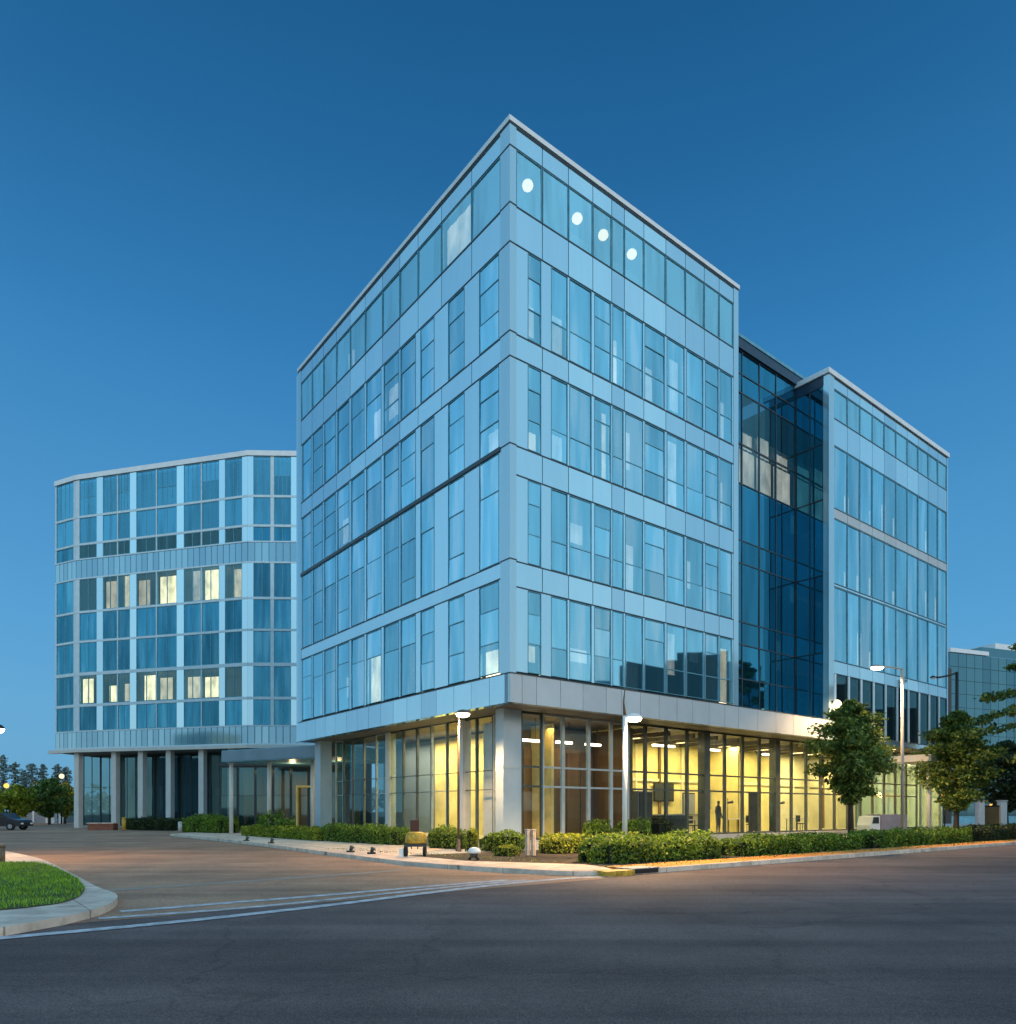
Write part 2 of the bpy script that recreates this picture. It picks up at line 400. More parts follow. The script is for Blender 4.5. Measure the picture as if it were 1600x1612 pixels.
def window(parent, F, s0, s1, z0, z1, gm, fm='mull', w=.045, rails=(), muntins=(), blind=None, name='window', into=None, rh=.016, pane_name='pane', tilt=.008):
    mb = into or MB()
    frame_bars(mb, F, s0, s1, z0, z1, fm, w, rails=[(r, s0, s1) for r in rails], muntins=muntins, rh=rh)
    if into:
        pane_quad(mb, F, s0+w*.5, s1-w*.5, z0+w*.5, z1-w*.5, gm, tilt=tilt); return None
    o = mb.build(name, parent)
    p = MB(); cuts = [z0+w*.5] + sorted(rails) + [z1-w*.5]
    for za, zb in zip(cuts, cuts[1:]): pane_quad(p, F, s0+w*.5, s1-w*.5, za, zb, gm, tilt=tilt)
    p.build(pane_name, o)
    if blind:
        bm, f0, f1, g0, g1 = blind
        b = MB(); wd = s1-s0-2*w; hd = z1-z0
        a0 = s0+w+wd*f0; a1 = s0+w+wd*f1; n = 6
        for i in range(n):      # soft folds
            x0 = a0+(a1-a0)*i/n; x1 = a0+(a1-a0)*(i+1)/n
            e0, e1 = (.22, .26) if i % 2 else (.26, .22)
            b.face([F(x0, e0, z0+hd*g0), F(x1, e1, z0+hd*g0), F(x1, e1, z0+hd*g1), F(x0, e0, z0+hd*g1)], bm)
        b.build('blind', o)
    return o

def cladding(parent, F, edges, z0, z1, pm, joint=.035, d0=0., d1=.16, line='mull', top=True, bot=True, name='cladding', lh=.042):
    mb = MB()
    for a, b in zip(edges, edges[1:]):
        mb.box(F, a+joint/2, b-joint/2, d0, d1, z0+(lh if bot else 0), z1-(lh if top else 0), pm)
    mb.box(F, edges[0], edges[-1], .05, d1-.02, z0+.01, z1-.01, line)
    if bot: mb.box(F, edges[0], edges[-1], d0-.02, d1-.03, z0, z0+lh, line)
    if top: mb.box(F, edges[0], edges[-1], d0-.02, d1-.03, z1-lh, z1, line)
    return mb.build(name, parent)

# ------------------------------------------------------------------ main office building
LR = 14.0; LL = 19.5; S_W0, S_W1 = 22.4, 38.15; REC = 1.95
ZT, ZB, ZF = 26.89, 5.57, 6.66
main = thing('office_building', 'large six storey glass office block with sharp near corner and lit yellow ground floor', 'building', (C.x, C.y, 0))
wR = [(.85, 1.5), (2., 2.85), (2.95, 4.15), (4.3, 5.25), (5.35, 6.), (6.1, 7.2), (7.3, 8.6), (8.75, 9.95), (10.1, 11.3), (11.45, 12.45), (12.55, 13.5)]
eR = [.28, 1.56, 2.9, 4.22, 5.3, 6.05, 7.25, 8.68, 10.02, 11.38, 12.5, 13.62]
wL = [(.65, 1.9), (2.9, 4.05), (5.1, 6.2), (6.6, 7.9), (8.05, 9.45), (9.7, 11.2), (11.4, 12.8), (13.05, 14.4), (14.6, 16.), (16.2, 17.5), (17.7, 18.95)]
eL = [.55, 2.4, 4.55, 6.4, 7.97, 9.57, 11.3, 12.92, 14.5, 16.1, 17.6, 19.1]
rowsR = [(23.76, 25.84), (19.09, 22.33), (15., 18.17), (10.77, 13.9), (6.72, 9.8)]
rowsL = [(23.76, 25.84), (19.09, 22.33), (15., 18.17), (10.77, 15.0), (6.72, 10.2)]
rowsL = [(23.76, 25.84), (19.09, 22.33), (15.06, 18.17), (10.8, 14.9), (6.72, 10.17)]
spR = [(25.84, 26.62), (22.33, 23.76), (18.17, 19.09), (13.9, 15.0), (9.8, 10.77)]
spL = [(25.84, 26.62), (22.33, 23.76), (18.17, 19.09), (14.9, 15.06), (10.17, 10.8)]

for (z0, z1) in spR: cladding(main, FR, eR, z0, z1, 'panel')
for k, (z0, z1) in enumerate(spL):
    if k == 3:
        mb = MB(); mb.box(FL, .55, 19.1, -.06, .12, z0, z1, 'mull'); mb.build('shadow_line', main)  # plain dark bar between two window rows
    elif k == 4:
        cladding(main, FL, [.55, 19.1], z0, z1, 'panel')
    else: cladding(main, FL, eL, z0, z1, 'panel')
# piers between the windows, one run of cladding per storey
for rows, wins, F, end in ((rowsR, wR, FR, 13.62), (rowsL, wL, FL, 19.1)):
    for k, (z0, z1) in enumerate(rows):
        if k == 0: continue
        mb = MB(); a = .28 if F is FR else .55
        for (s0, s1) in wins + [(end, end)]:
            if s0-a > .03: mb.box(F, a+.004, s0-.004, 0., .14, z0+.004, z1-.004, 'panel')
            a = s1
        mb.build('cladding', main)
LITR = {(1, 0): ('lit_blind_dim', .1, .8, .1, .45), (1, 1): ('lit_blind_dim', .3, .95, .05, .5), (1, 4): ('lit_blind', .0, .8, .0, .62), (1, 6): ('lit_blind_dim', .0, .6, .0, .5), (1, 7): ('lit_blind_dim', .4, .9, .1, .8), (1, 10): ('lit_blind_dim', .3, .7, .0, .6),
        (2, 0): ('lit_blind', .1, .95, .0, .26), (2, 1): ('lit_blind_dim', .3, .95, .0, .35), (2, 3): ('lit_blind', .72, .98, .0, .9), (2, 5): ('lit_blind_dim', .1, .5, .3, .8), (2, 7): ('lit_blind_dim', .3, .8, .0, .95), (2, 10): ('lit_blind_dim', .1, .6, .0, .7),
        (3, 2): ('lit_blind_dim', .2, .8, .45, .7), (3, 5): ('lit_blind_dim', .1, .7, .0, .65), (3, 8): ('lit_blind_dim', .1, .5, .3, .7), (4, 0): ('lit_blind', .0, .9, .15, .35), (4, 10): ('lit_blind', .3, .95, .0, .85), (4, 2): ('lit_blind_dim', .0, 1., .25, .42), (4, 7): ('lit_blind_dim', .2, .7, .3, .9)}
LITL = {(4, 5): ('lit_blind_strong', .1, 1., .02, .66), (4, 0): ('lit_blind_strong', .0, .95, .0, .28), (2, 0): ('lit_blind_dim', .0, .8, .0, .3), (1, 4): ('lit_blind_dim', .0, 1., .2, .65), (1, 5): ('lit_blind_dim', .0, .8, .1, .5), (2, 7): ('lit_blind_dim', .2, .9, .1, .5), (1, 8): ('blind', 0, 1, .2, .9), (4, 7): ('lit_blind_dim', .1, .6, .2, .5)}  # the strongest ones stand for cream reflections, put in as glowing blinds
small = MB()          # windows past the hundred that show largest
def rnd_blind(lit):
    r = random.random()
    if r < lit: return (random.choice(['lit_blind', 'lit_blind_dim', 'lit_blind_dim']), *random.choice([(0, .45), (.3, .8), (.1, 1.), (.55, 1.)]), *random.choice([(0, .35), (0, .55), (0, .7), (.02, .9)]))
    if r < lit+.33: return ('blind', *random.choice([(0, 1.), (0, .5), (.4, 1.)]), *random.choice([(.3, 1.), (.0, 1.), (.55, 1.)]))
    return None
for k, (z0, z1) in enumerate(rowsR):
    if k == 0:
        for a, b in zip(eR, eR[1:]):
            window(main, FR, a+.02, b-.02, z0, z1, 'top', 'mull_blue', .022, blind=('blind', 0, 1, .0, random.choice([.0, .0, .15, .3])) if random.random() < .3 else None)
        continue
    for j, (a, b) in enumerate(wR):
        h = z1-z0
        rails = [z0+h*.36] if j % 3 else [z0+h*.36, z0+h*.72]
        window(main, FR, a, b, z0+.02, z1-.02, 'vision', 'mull_blue', .022, rails=rails, blind=LITR.get((k, j)) or rnd_blind(0))
for k, (z0, z1) in enumerate(rowsL):
    for j, (a, b) in enumerate(wL):
        if k == 0:
            a, b = eL[j]+.02, eL[j+1]-.02
        h = z1-z0
        rails = [] if k == 0 else ([z0+h*.34, z0+h*.70] if j < 2 or random.random() < .4 else [z0+h*.64])
        if k == 3: rails = [z0+h*.66] + ([z0+h*.25] if j % 2 else [])
        gm = 'top' if k == 0 else 'vision'
        if j >= 9: window(main, FL, a, b, z0+.02, z1-.02, gm, 'mull_blue', .022, rails=rails, into=small)
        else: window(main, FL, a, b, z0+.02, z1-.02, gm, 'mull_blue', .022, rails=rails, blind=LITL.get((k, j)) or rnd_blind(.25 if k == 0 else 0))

# corner post, end posts, coping, fascia, soffit
def simple(name, boxes, parent=main, bevel=0.):
    mb = MB()
    for F, a0, a1, d0, d1, z0, z1, m in boxes: mb.box(F, a0, a1, d0, d1, z0, z1, m)
    return mb.build(name, parent, bevel)
simple('corner_post', [(FR, -.02, .28, -.02, .55, ZF, 26.62, 'post')])
mbj = MB()
for z in (25.84, 23.76, 22.33, 19.09, 18.17, 15., 10.8): mbj.box(FR, -.035, .30, -.035, .57, z-.022, z+.022, 'mull')
mbj.build('joint_line', main)
simple('end_post', [(FR, 13.62, 14., -.02, 1.95, ZF, 26.62, 'post')])
simple('end_post', [(FL, 19.1, 19.5, -.02, .5, ZF, 26.62, 'post')])
simple('roof_coping', [(FR, -.06, LR+.06, -.06, .35, 26.70, ZT, 'coping'), (FL, .35, LL+.06, -.06, .35, 26.70, ZT, 'coping'),
                       (FR, -.03, LR, -.03, .30, 26.625, 26.697, 'mull'), (FL, .30, LL, -.03, .30, 26.625, 26.697, 'mull')])
eF = [-.03, .55, 1.25, 2.45, 3.65, 4.95, 5.85, 7., 8.2, 9.4, 10.5, 11.7, 12.9, 14.0, 15.6, 17.2, 18.8, 20.6, 22.4]
cladding(main, FR, eF, ZB, ZF, 'fascia', .02, -.03, .3, 'mull', True, False, 'fascia', .04)
cladding(main, FL, [.0, 1.2, 2.4, 3.6, 4.9, 6.1, 7.3, 8.5, 9.7, 10.9, 12.1, 13.3, 14.6, 15.8, 17.1, 18.3, 19.5], ZB, ZF, 'panel', .02, -.03, .3, 'mull', True, False, 'fascia', .04)
mb = MB()
for i in range(26):
    a = .27+i*1.46; b = min(a+1.45, 38.1)
    mb.box(FR, a, b, .31, 8., ZB+.03, ZB+.2, 'soffit')
for i in range(8): mb.box(FR, .31, 12, 8.02+i*1.44, 8.02+i*1.44+1.43, ZB+.03, ZB+.2, 'soffit')
mb.build('soffit', main)
mb = MB()
for z in (9.9, 14.1, 18.3, 22.5): mb.box(FR, .35, 13.9, .35, LL-.4, z, z+.3, 'slab')
mb.box(FR, .3, LR-.02, .3, LL-.2, 26.3, 26.6, 'slab')
mb.box(FR, LR, S_W0, REC+.15, 14, 26.2, 26.5, 'slab'); mb.box(FR, S_W0+.3, S_W1-.1, .3, 14, 25.3, 25.6, 'slab')
for z in (9.5, 13.9, 17.6, 21.7): mb.box(FR, 14.1, 38., 2.3 , 14, z, z+.3, 'slab')
mb.build('floor_slab', main)
simple('core_wall', [(FR, 5.5, 13.5, 5.5, 16, ZF, 26.3, 'inner'), (FR, 14., 38., 7., 7.3, ZF, 25.2, 'inner')])
simple('rear_wall', [(FL, 19.5, 19.8, .0, 14., ZB, 26.6, 'panel'), (FR, 14., 14.3, 2.1, LL, ZF, 26.6, 'panel'), (FR, 14.3, 38.1, 14, 14.3, 0, 25.3, 'panel'), (FR, S_W1-.1, S_W1+.05, .3, 14., 0, 25.9, 'panel')])

# recessed dark glass link
FRec = frame(C + V*REC, U, V)
zc = [6.55, 8.6, 10.4, 11.6, 14.7, 15.9, 18.9, 21., 23.7, 24.7, 25.9]
sc = [14.02, 15.6, 17.2, 18.8, 20.4, 22.35]
for i in range(len(zc)-1):
    for a, b in zip(sc, sc[1:]):
        if b < 16: continue
        bl = ('lit_blind_dim', .05, .95, .03, .95) if i == 6 else (('lit_blind_dim', .1, .8, 0, random.uniform(.2, .4)) if i == 7 and b > 17.5 else None)
        window(main, FRec, a, b, zc[i], zc[i+1], 'dark_glass' if bl is None else 'lobby_glass', 'mull', .03, blind=bl, name='curtain_wall_pane', pane_name='pane')
FRet = frame(C + U*S_W0, V, U)
zr = [6.55, 10.4, 14.7, 18.9, 22., 25.2]
for i in range(len(zr)-1):
    for a, b in ((.3, 1.1), (1.1, REC)):
        window(main, FRet, a, b, zr[i], zr[i+1], 'dark_glass', 'mull', .03, name='curtain_wall_pane')
simple('link_parapet', [(FR, 14.02, 24.6, 1.82, 2.3, 25.92, 26.45, 'mull_dark'), (FR, 14.02, 24.6, 1.78, 2.4, 26.455, 26.62, 'mull_blue')])
simple('terrace_slab', [(FR, 14.02, 22.38, .3, 2.3, 6.3, 6.54, 'fascia')])

simple('return_parapet', [(FRet, .27, REC+.1, .0, .12, 25.2, 25.765, 'mull_dark')])

# right wing
zwT = 26.05
wingrows = [(23.5, 25.1), (18.5, 21.95), (14.3, 17.9), (10., 14.1), (5.95, 9.25)]
eW = [22.97, 24.5, 25.95, 27.45, 28.97, 30.5, 32.05, 33.6, 35.1, 36.6, 38.0]
simple('wing_corner_post', [(FR, S_W0, 22.97, -.03, .3, ZB, 25.75, 'post')])
simple('end_post', [(FR, 38., 38.15, -.03, .3, ZB, 25.75, 'post')])
for z0, z1 in ((25.1, 25.75), (21.95, 23.5), (17.9, 18.5), (14.1, 14.3)): cladding(main, FR, eW, z0, z1, 'panel' if z0 != 17.9 else 'fascia')
cladding(main, FR, eW, 9.25, 10., 'panel')
cladding(main, FR, [22.97, 30.5, 38.], ZB, 5.95, 'panel', .02)
simple('roof_coping', [(FR, S_W0-.1, S_W1+.1, -.1, .3, 25.77, zwT, 'coping'), (FR, S_W0-.1, S_W0+.25, .3, 2.2, 25.77, zwT, 'coping')])
for k, (z0, z1) in enumerate(wingrows):
    for a, b in zip(eW, eW[1:]):
        if k == 4:
            window(main, FR, a+.2, b-.02, z0, z1, 'lobby_glass', 'mull', .03, into=small)
            small.box(FR, a, a+.18, -.06, .2, z0, z1, 'white_frame')
        else:
            window(main, FR, a+.02, b-.02, z0, z1, 'top' if k == 0 else 'vision', 'mull_blue', .03, into=small)
            r = random.random() * (.5 if k == 1 else .8)
            if k > 0 and r < .35:
                q = random.uniform(.3, .7); w_ = random.uniform(.25, .6)
                bmt = 'lit_blind_warm' if r < .2 else 'blind'; q *= .8
                small.face([FR(a+.1+.3*q, .3, z0+.05), FR(a+.1+.3*q+w_, .3, z0+.05), FR(a+.1+.3*q+w_, .3, z0+(z1-z0)*q), FR(a+.1+.3*q, .3, z0+(z1-z0)*q)], bmt)
so = small.build('windows', main); so['kind'] = 'stuff'

# ground floor: pillars, shopfront, room behind
GD = 1.8
simple('corner_pillar', [(FR, .9, 1.8, 1.55, 2.05, 0, ZB+.03, 'pillar'), (FR, .895, 1.805, 1.545, 2.055, 3.27, 3.31, 'mull_light')])
simple('end_pillar', [(FL, 18.55, 19.3, .9, 1.6, 0, ZB+.03, 'pillar')])
simple('plinth', [(FR, 1.9, 38., 1.45, 2.2, 0, .42, 'concrete'), (FL, 2.1, 18.6, 1.45, 2.2, 0, .34, 'concrete')])
simple('interior_floor', [(FR, 2.2, 38., 2.2, 9., .2, .40, 'tile'), (FL, 9., 19.2, 2.2, 9., .2, .40, 'tile')])
eG = [1.97, 3.13, 4.27, 5.77, 7.16, 8.3, 9.42, 10.9, 12.47, 13.9, 15.5, 17.05, 18.6, 20.2, 21.75, 23.3, 24.9, 26.5, 28.1, 29.7, 31.3, 32.9, 34.5, 36.1, 37.8]
FG = frame(C + V*GD, U, V)
for j, (a, b) in enumerate(zip(eG, eG[1:])):
    fm = 'mull_light' if 1 <= j <= 4 else 'mull_shop'
    window(main, FG, a, b, .42, ZB+.02, 'shop', fm, .085, rails=[2.6, 3.4], name='ground_floor_window', rh=.04)
mb = MB()
for s in (13.9, 20.2): 
    mb = MB(); mb.box(FG, s-.22, s+.22, -.1, .32, .42, ZB+.02, 'mull_shop'); mb.build('pillar', main)
FGL = frame(C + U*GD, V, U)
eGL = [2.06, 3.4, 4.6, 5.6, 6.9, 8.2, 9.5, 10.8, 12.2, 13.6, 15.0, 16.3, 17.5, 18.5]
for j, (a, b) in enumerate(zip(eGL, eGL[1:])):
    window(main, FGL, a, b, .34, ZB+.02, 'shop' if j in (0, 1, 2, 3, 4, 5, 6, 9) else 'lobby_glass', 'mull_shop' if j % 4 else 'mull_light', .055, rails=[2.5, 3.3], name='ground_floor_window')
for t in (5.6, 12.2):
    mb = MB(); mb.box(FGL, t-.18, t+.18, -.12, .3, .34, ZB+.02, 'white_col'); mb.build('pillar', main)
# interior walls
simple('interior_wall', [(FR, 9.4, 27., 6.2, 6.35, .40, 5.5, 'yellow'), (FR, 27.02, 37.8, 6.2, 6.35, .40, 5.5, 'cream'),
                         (FR, 9.3, 9.42, 2.6, 6.2, .40, 5.5, 'wood'), (FR, 20.1, 20.25, 4.2, 6.2, .40, 5.5, 'yellow')])
simple('interior_wall', [(FR, 3.6, 9.25, 5., 5.15, .40, 4.6, 'wood'), (FR, 3.6, 9.25, 5.02, 5.17, 4.62, 5.5, 'soffit')])
simple('interior_wall', [(FL, 3.6, 13.2, 5.2, 5.35, .40, 5.5, 'yellow'), (FL, 13.25, 19., 5.2, 5.35, .40, 5.5, 'inner')])
mb = MB()
for i in range(6): mb.box(FR, 3.8+i*.9, 4.6+i*.9, 4.94, 4.985, .6, 4.4, 'wood')
mb.build('wood_panelling', main)

# ------------------------------------------------------------------ lights helper
def point(name, loc, e, col=(1, .72, .38), r=.15):
    l = bpy.data.lights.new(name, 'POINT'); l.energy = e; l.color = col; l.shadow_soft_size = r
    o = bpy.data.objects.new(name, l); COL.objects.link(o); o.location = loc; return o
def area(name, loc, e, sx, sy, col=(1, .84, .42), rz=0):
    l = bpy.data.lights.new(name, 'AREA'); l.shape = 'RECTANGLE'; l.size = sx; l.size_y = sy; l.energy = e; l.color = col
    o = bpy.data.objects.new(name, l); COL.objects.link(o); o.location = loc; o.rotation_euler = (0, 0, rz); return o
ang = math.atan2(U.y, U.x)
for s, d, e in ((11.5, 4.4, 245), (15.5, 4.4, 255), (18.7, 4.4, 210), (23., 4.4, 310), (28., 4.4, 360), (34., 4.4, 360)):
    area('ceiling_light', FR(s, d, 5.3), e, 3., .8, rz=ang)
area('ceiling_light', FR(6., 3.6, 5.3), 75, 3., .5, (1, .66, .25), ang)
area('ceiling_light', FL(7., 3.8, 5.3), 300, .8, 3., (1, .82, .42), ang)
area('ceiling_light', FL(11., 3.8, 5.3), 300, .8, 3., (1, .78, .36), ang)
area('ceiling_light', FL(14., 4.0, 5.3), 180, .8, 5., (1, .85, .6), ang)

# lamps hanging in the rooms
def pendant_bar(F, s, d, z, L, label):
    p = F(s, d, z); t = thing('pendant_light', label, 'pendant light', p, 'linear pendant lights in the ground floor room')
    mb = MB(); mb.box(F, s-L/2, s+L/2, d-.08, d+.08, z, z+.1, 'strip'); mb.build('lamp_tube', t)
    mb = MB(); mb.tube([F(s-L/3, d, z+.1), F(s-L/3, d, 5.58)], [.012, .012], 'black', 6); mb.build('cord', t)
    mb = MB(); mb.tube([F(s+L/3, d, z+.1), F(s+L/3, d, 5.58)], [.012, .012], 'black', 6); mb.build('cord', t)
pendant_bar(FR, 3.4, 3.0, 4.55, 1.1, 'white bar light hanging beside the corner pillar above the wood wall')
pendant_bar(FR, 5.6, 3.2, 4.6, .9, 'short bar light hanging between the pale mullions left of the street lamp')
pendant_bar(FR, 7.4, 3.2, 4.6, .9, 'bar light hanging just left of the white lamp post in the wood room')
def on_face(x, y, d):     # spot on the plane d metres behind the right face seen at that place
    r = (x-CXP)/FPX; o = C+V*d; s = (o.y*r-o.x)/(U.x-U.y*r); p = o+U*s
    return s, zz(y, p.y)
for gx, gy, lab in ((831, 292, 'glowing globe lamp in the top storey window next to the sharp corner'), (909, 344, 'second glowing globe lamp from the corner in the top storey'),
                  (950, 370, 'third glowing globe lamp from the corner in the top storey'), (995, 400, 'fourth globe lamp, farthest from the corner in the top storey')):
    s, z = on_face(gx, gy, .36); gr = .215
    t = thing('globe_lamp', lab, 'globe lamp', FR(s, .36, z), 'globe lamps in the top storey')
    mb = MB(); mb.sphere(FR(s, .36, z), gr, 'glow_white', sz=.84); mb.build('globe', t)
    mb = MB(); mb.lathe(FR(s, .36, z+gr*.70), [(gr*.75, 0), (gr*.5, .09), (.03, .13)], 'mull_blue', 14); mb.build('lamp_cap', t)
    mb = MB(); mb.tube([FR(s, .36, z+gr-.01), FR(s, .36, 26.3)], [.012, .012], 'mull_blue', 6); mb.build('cord', t)

# furniture on the ground floor
mb = MB()
for i in range(14): mb.box(FR, 9.6+i*1.95, 9.75+i*1.95, 6.08, 6.195, .41, 5.45, 'cream' if i % 3 else 'wood')
mb.box(FR, 9.6, 37.6, 6.1, 6.19, 3.25, 3.4, 'cream')
mb.build('pilaster', main)
mb = MB()
for i in range(15): mb.box(FR, 9.6+i*1.9, 9.75+i*1.9, 2.2, 6.1, 5.25, 5.48, 'soffit')
mb.build('ceiling_beam', main)
def wall_piece(name, label, cat, s0, s1, z0, z1, d, m, fr='black'):
    t = thing(name, label, cat, FR((s0+s1)/2, d, z0))
    simple('panel', [(FR, s0, s1, d-.03, d, z0, z1, m)], t); simple('frame', [(FR, s0-.06, s1+.06, d+.002, d+.04, z0-.06, z1+.06, fr)], t)
def table(F, s, d, label):
    t = thing('table', label, 'table', F(s, d, .4), 'tables in the lit rooms')
    simple('tabletop', [(F, s-.7, s+.7, d-.4, d+.4, 1.12, 1.17, 'white_col')], t)
    for a in (-.6, .6):
        for b in (-.32, .32):
            mb = MB(); mb.tube([F(s+a, d+b, .4), F(s+a, d+b, 1.12)], [.025, .025], 'black', 6); mb.build('leg', t)
def desk(F, s, d, L, label, m='dark'):
    t = thing('counter', label, 'counter', F(s, d, .40))
    mb = MB(); mb.box(F, s-L/2, s+L/2, d-.3, d+.3, .40, 1.38, m); mb.build('body', t)
    mb = MB(); mb.box(F, s-L/2-.05, s+L/2+.05, d-.36, d+.36, 1.385, 1.44, 'grey'); mb.build('worktop', t)
desk(FR, 12.3, 2.9, 2.2, 'dark reception counter standing against the lit shop windows')
desk(FR, 16.9, 5.2, 2.0, 'low pale counter standing near the back of the yellow room', 'cream')
t = thing('cabinet', 'tall grey green cabinet behind the window beside the lamp post', 'cabinet', FR(10.2, 2.7, .4))
simple('body', [(FR, 9.7, 10.7, 2.5, 3., .4, 2.55, 'grey')], t); simple('door', [(FR, 9.74, 10.18, 2.46, 2.498, .5, 2.5, 'dark')], t); simple('door', [(FR, 10.22, 10.66, 2.46, 2.498, .5, 2.5, 'dark')], t)
t = thing('display_board', 'dark upright board standing in the yellow room near the thin tree', 'board', FR(18.9, 2.6, .4))
simple('panel', [(FR, 18.7, 19.7, 2.5, 2.58, .5, 2.6, 'dark')], t); simple('foot', [(FR, 18.8, 18.9, 2.4, 2.7, .4, .5, 'black')], t); simple('foot', [(FR, 19.5, 19.6, 2.4, 2.7, .4, .5, 'black')], t)
def stool(F, s, d, label):
    t = thing('chair', label, 'chair', F(s, d, .4), 'chairs in the ground floor room')
    simple('seat', [(F, s-.22, s+.22, d-.22, d+.22, .83, .88, 'dark')], t); simple('backrest', [(F, s-.22, s+.22, d+.2, d+.24, .95, 1.35, 'dark')], t)
    for a in (-.19, .19):
        for b in (-.19, .19):
            mb = MB(); mb.tube([F(s+a, d+b, .4), F(s+a, d+b, .83)], [.018, .018], 'black', 6); mb.build('leg', t)
stool(FR, on_face(1184, 1280, 3.)[0], 3., 'dark chair standing alone in front of the yellow wall')
stool(FL, 4.0, 3.2, 'dark chair behind the window left of the corner pillar')
def floor_lamp(F, s, d, label, h=1.9):
    t = thing('floor_lamp', label, 'floor lamp', F(s, d, .4), 'floor lamps in the yellow room')
    mb = MB(); mb.lathe(F(s, d, .4), [(.16, 0), (.16, .03), (.03, .05)], 'black'); mb.build('base', t)
    mb = MB(); mb.tube([F(s, d, .42), F(s, d, .4+h)], [.02, .02], 'black', 8); mb.build('stem', t)
    mb = MB(); mb.tube([F(s, d, .4+h-.25), F(s+.4, d, .4+h-.2)], [.05, .09], 'dark', 10); mb.build('lamp_shade', t)
floor_lamp(FR, on_face(1146, 1280, 2.9)[0], 2.9, 'slim black floor lamp with side shade by the dark clothed figure')
floor_lamp(FR, on_face(1228, 1280, 2.9)[0], 2.9, 'slim black floor lamp beside the dark upright board')
# figure standing inside
def person(p, label, rz):
    verts = [((0, 0, .93), .145), ((0, .0, 1.12), .14), ((0, .0, 1.36), .17), ((0, 0, 1.50), .065), ((0, -.01, 1.56), .06), ((0, -.02, 1.66), .10), ((0, -.01, 1.76), .07),
             ((.17, 0, 1.42), .06), ((.21, .01, 1.15), .048), ((.20, -.08, .90), .036), ((.20, -.11, .80), .034),
             ((-.17, 0, 1.42), .06), ((-.21, .01, 1.15), .048), ((-.20, -.06, .90), .036), ((-.20, -.09, .80), .034),
             ((.09, 0, .86), .10), ((.10, -.01, .48), .066), ((.10, .02, .09), .042), ((.10, -.13, .035), .035),
             ((-.09, 0, .86), .10), ((-.10, -.01, .48), .066), ((-.10, .02, .09), .042), ((-.10, -.13, .035), .035)]
    edges = [(0, 1), (1, 2), (2, 3), (3, 4), (4, 5), (5, 6), (2, 7), (7, 8), (8, 9), (9, 10), (2, 11), (11, 12), (12, 13), (13, 14), (0, 15), (15, 16), (16, 17), (17, 18), (0, 19), (19, 20), (20, 21), (21, 22)]
    me = bpy.data.meshes.new('person'); me.from_pydata([v for v, _ in verts], edges, []); me.materials.append(M['coat'])
    o = bpy.data.objects.new('person', me); COL.objects.link(o); o.location = p; o.rotation_euler = (0, 0, rz)
    sk = o.modifiers.new('skin', 'SKIN'); sk.use_smooth_shade = True
    for i, (_, r) in enumerate(verts): me.skin_vertices[0].data[i].radius = (r, r*.85)
    me.skin_vertices[0].data[0].use_root = True
    s2 = o.modifiers.new('sub', 'SUBSURF'); s2.levels = 1; s2.render_levels = 1
    tag(o, label, 'person')
wall_piece('screen', 'dark wall screen in the yellow room above the reception counter', 'screen', 15.0, 16.6, 2.2, 3.1, 6.05, 'dark')
wall_piece('door', 'dark brown door in the back wall of the yellow room', 'door', 21.2, 22.2, .42, 2.6, 6.05, 'wood')
wall_piece('door', 'grey door in the back wall behind the tall grey cabinet', 'door', 17.5, 18.5, .42, 2.6, 6.05, 'grey')
wall_piece('picture', 'pale framed picture on the yellow back wall between the doors', 'picture', 19.4, 20., 1.8, 2.7, 6.05, 'white')
table(FR, on_face(1075, 1290, 3.6)[0], 3.6, 'white topped table behind the dark reception counter')
table(FR, on_face(1165, 1290, 3.9)[0], 3.9, 'white topped table beside the standing person')
table(FR, on_face(1255, 1290, 3.4)[0], 3.4, 'white topped table in the room left of the street tree')
stool(FR, on_face(1092, 1290, 3.1)[0], 3.1, 'dark chair next to the dark reception counter')
stool(FR, on_face(1262, 1290, 2.8)[0], 2.8, 'dark chair in the room left of the street tree')
t = thing('shelf', 'low wooden shelf with pale boxes behind the window near the corner pillar', 'shelf', FL(6.2, 4.6, .4))
simple('body', [(FL, 5.6, 7.4, 4.3, 4.7, .4, 1.5, 'wood')], t)
for a in range(4): simple('box', [(FL, 5.7+a*.42, 6.+a*.42, 4.35, 4.65, 1.503, 1.75+.06*(a % 2), 'white' if a % 2 else 'maroon')], t)
for k_, (sp_, dp_, lab_) in enumerate(((12.6, 3.4, 'ceiling strip light over the dark reception counter'), (16.4, 3.4, 'ceiling strip light over the standing person'), (22.2, 3.4, 'ceiling strip light in the room left of the street tree'))):
    pendant_bar(FR, sp_, dp_, 4.85, 1.6, lab_)
t = thing('curtain', 'pale hanging curtain strip inside the windows left of the corner pillar', 'curtain', FL(4.1, 2.25, .4))
mb = MB()
for i_ in range(10): mb.face([FL(3.9+i_*.08, 2.25+.05*(i_ % 2), .45), FL(3.98+i_*.08, 2.25+.05*((i_+1) % 2), .45), FL(3.98+i_*.08, 2.25+.05*((i_+1) % 2), 5.4), FL(3.9+i_*.08, 2.25+.05*(i_ % 2), 5.4)], 'blind')
mb.build('fabric', t)
person(FR(on_face(1131, 1280, 2.75)[0], 2.75, .4), 'person in dark clothes standing inside behind the lit yellow shop windows', ang)

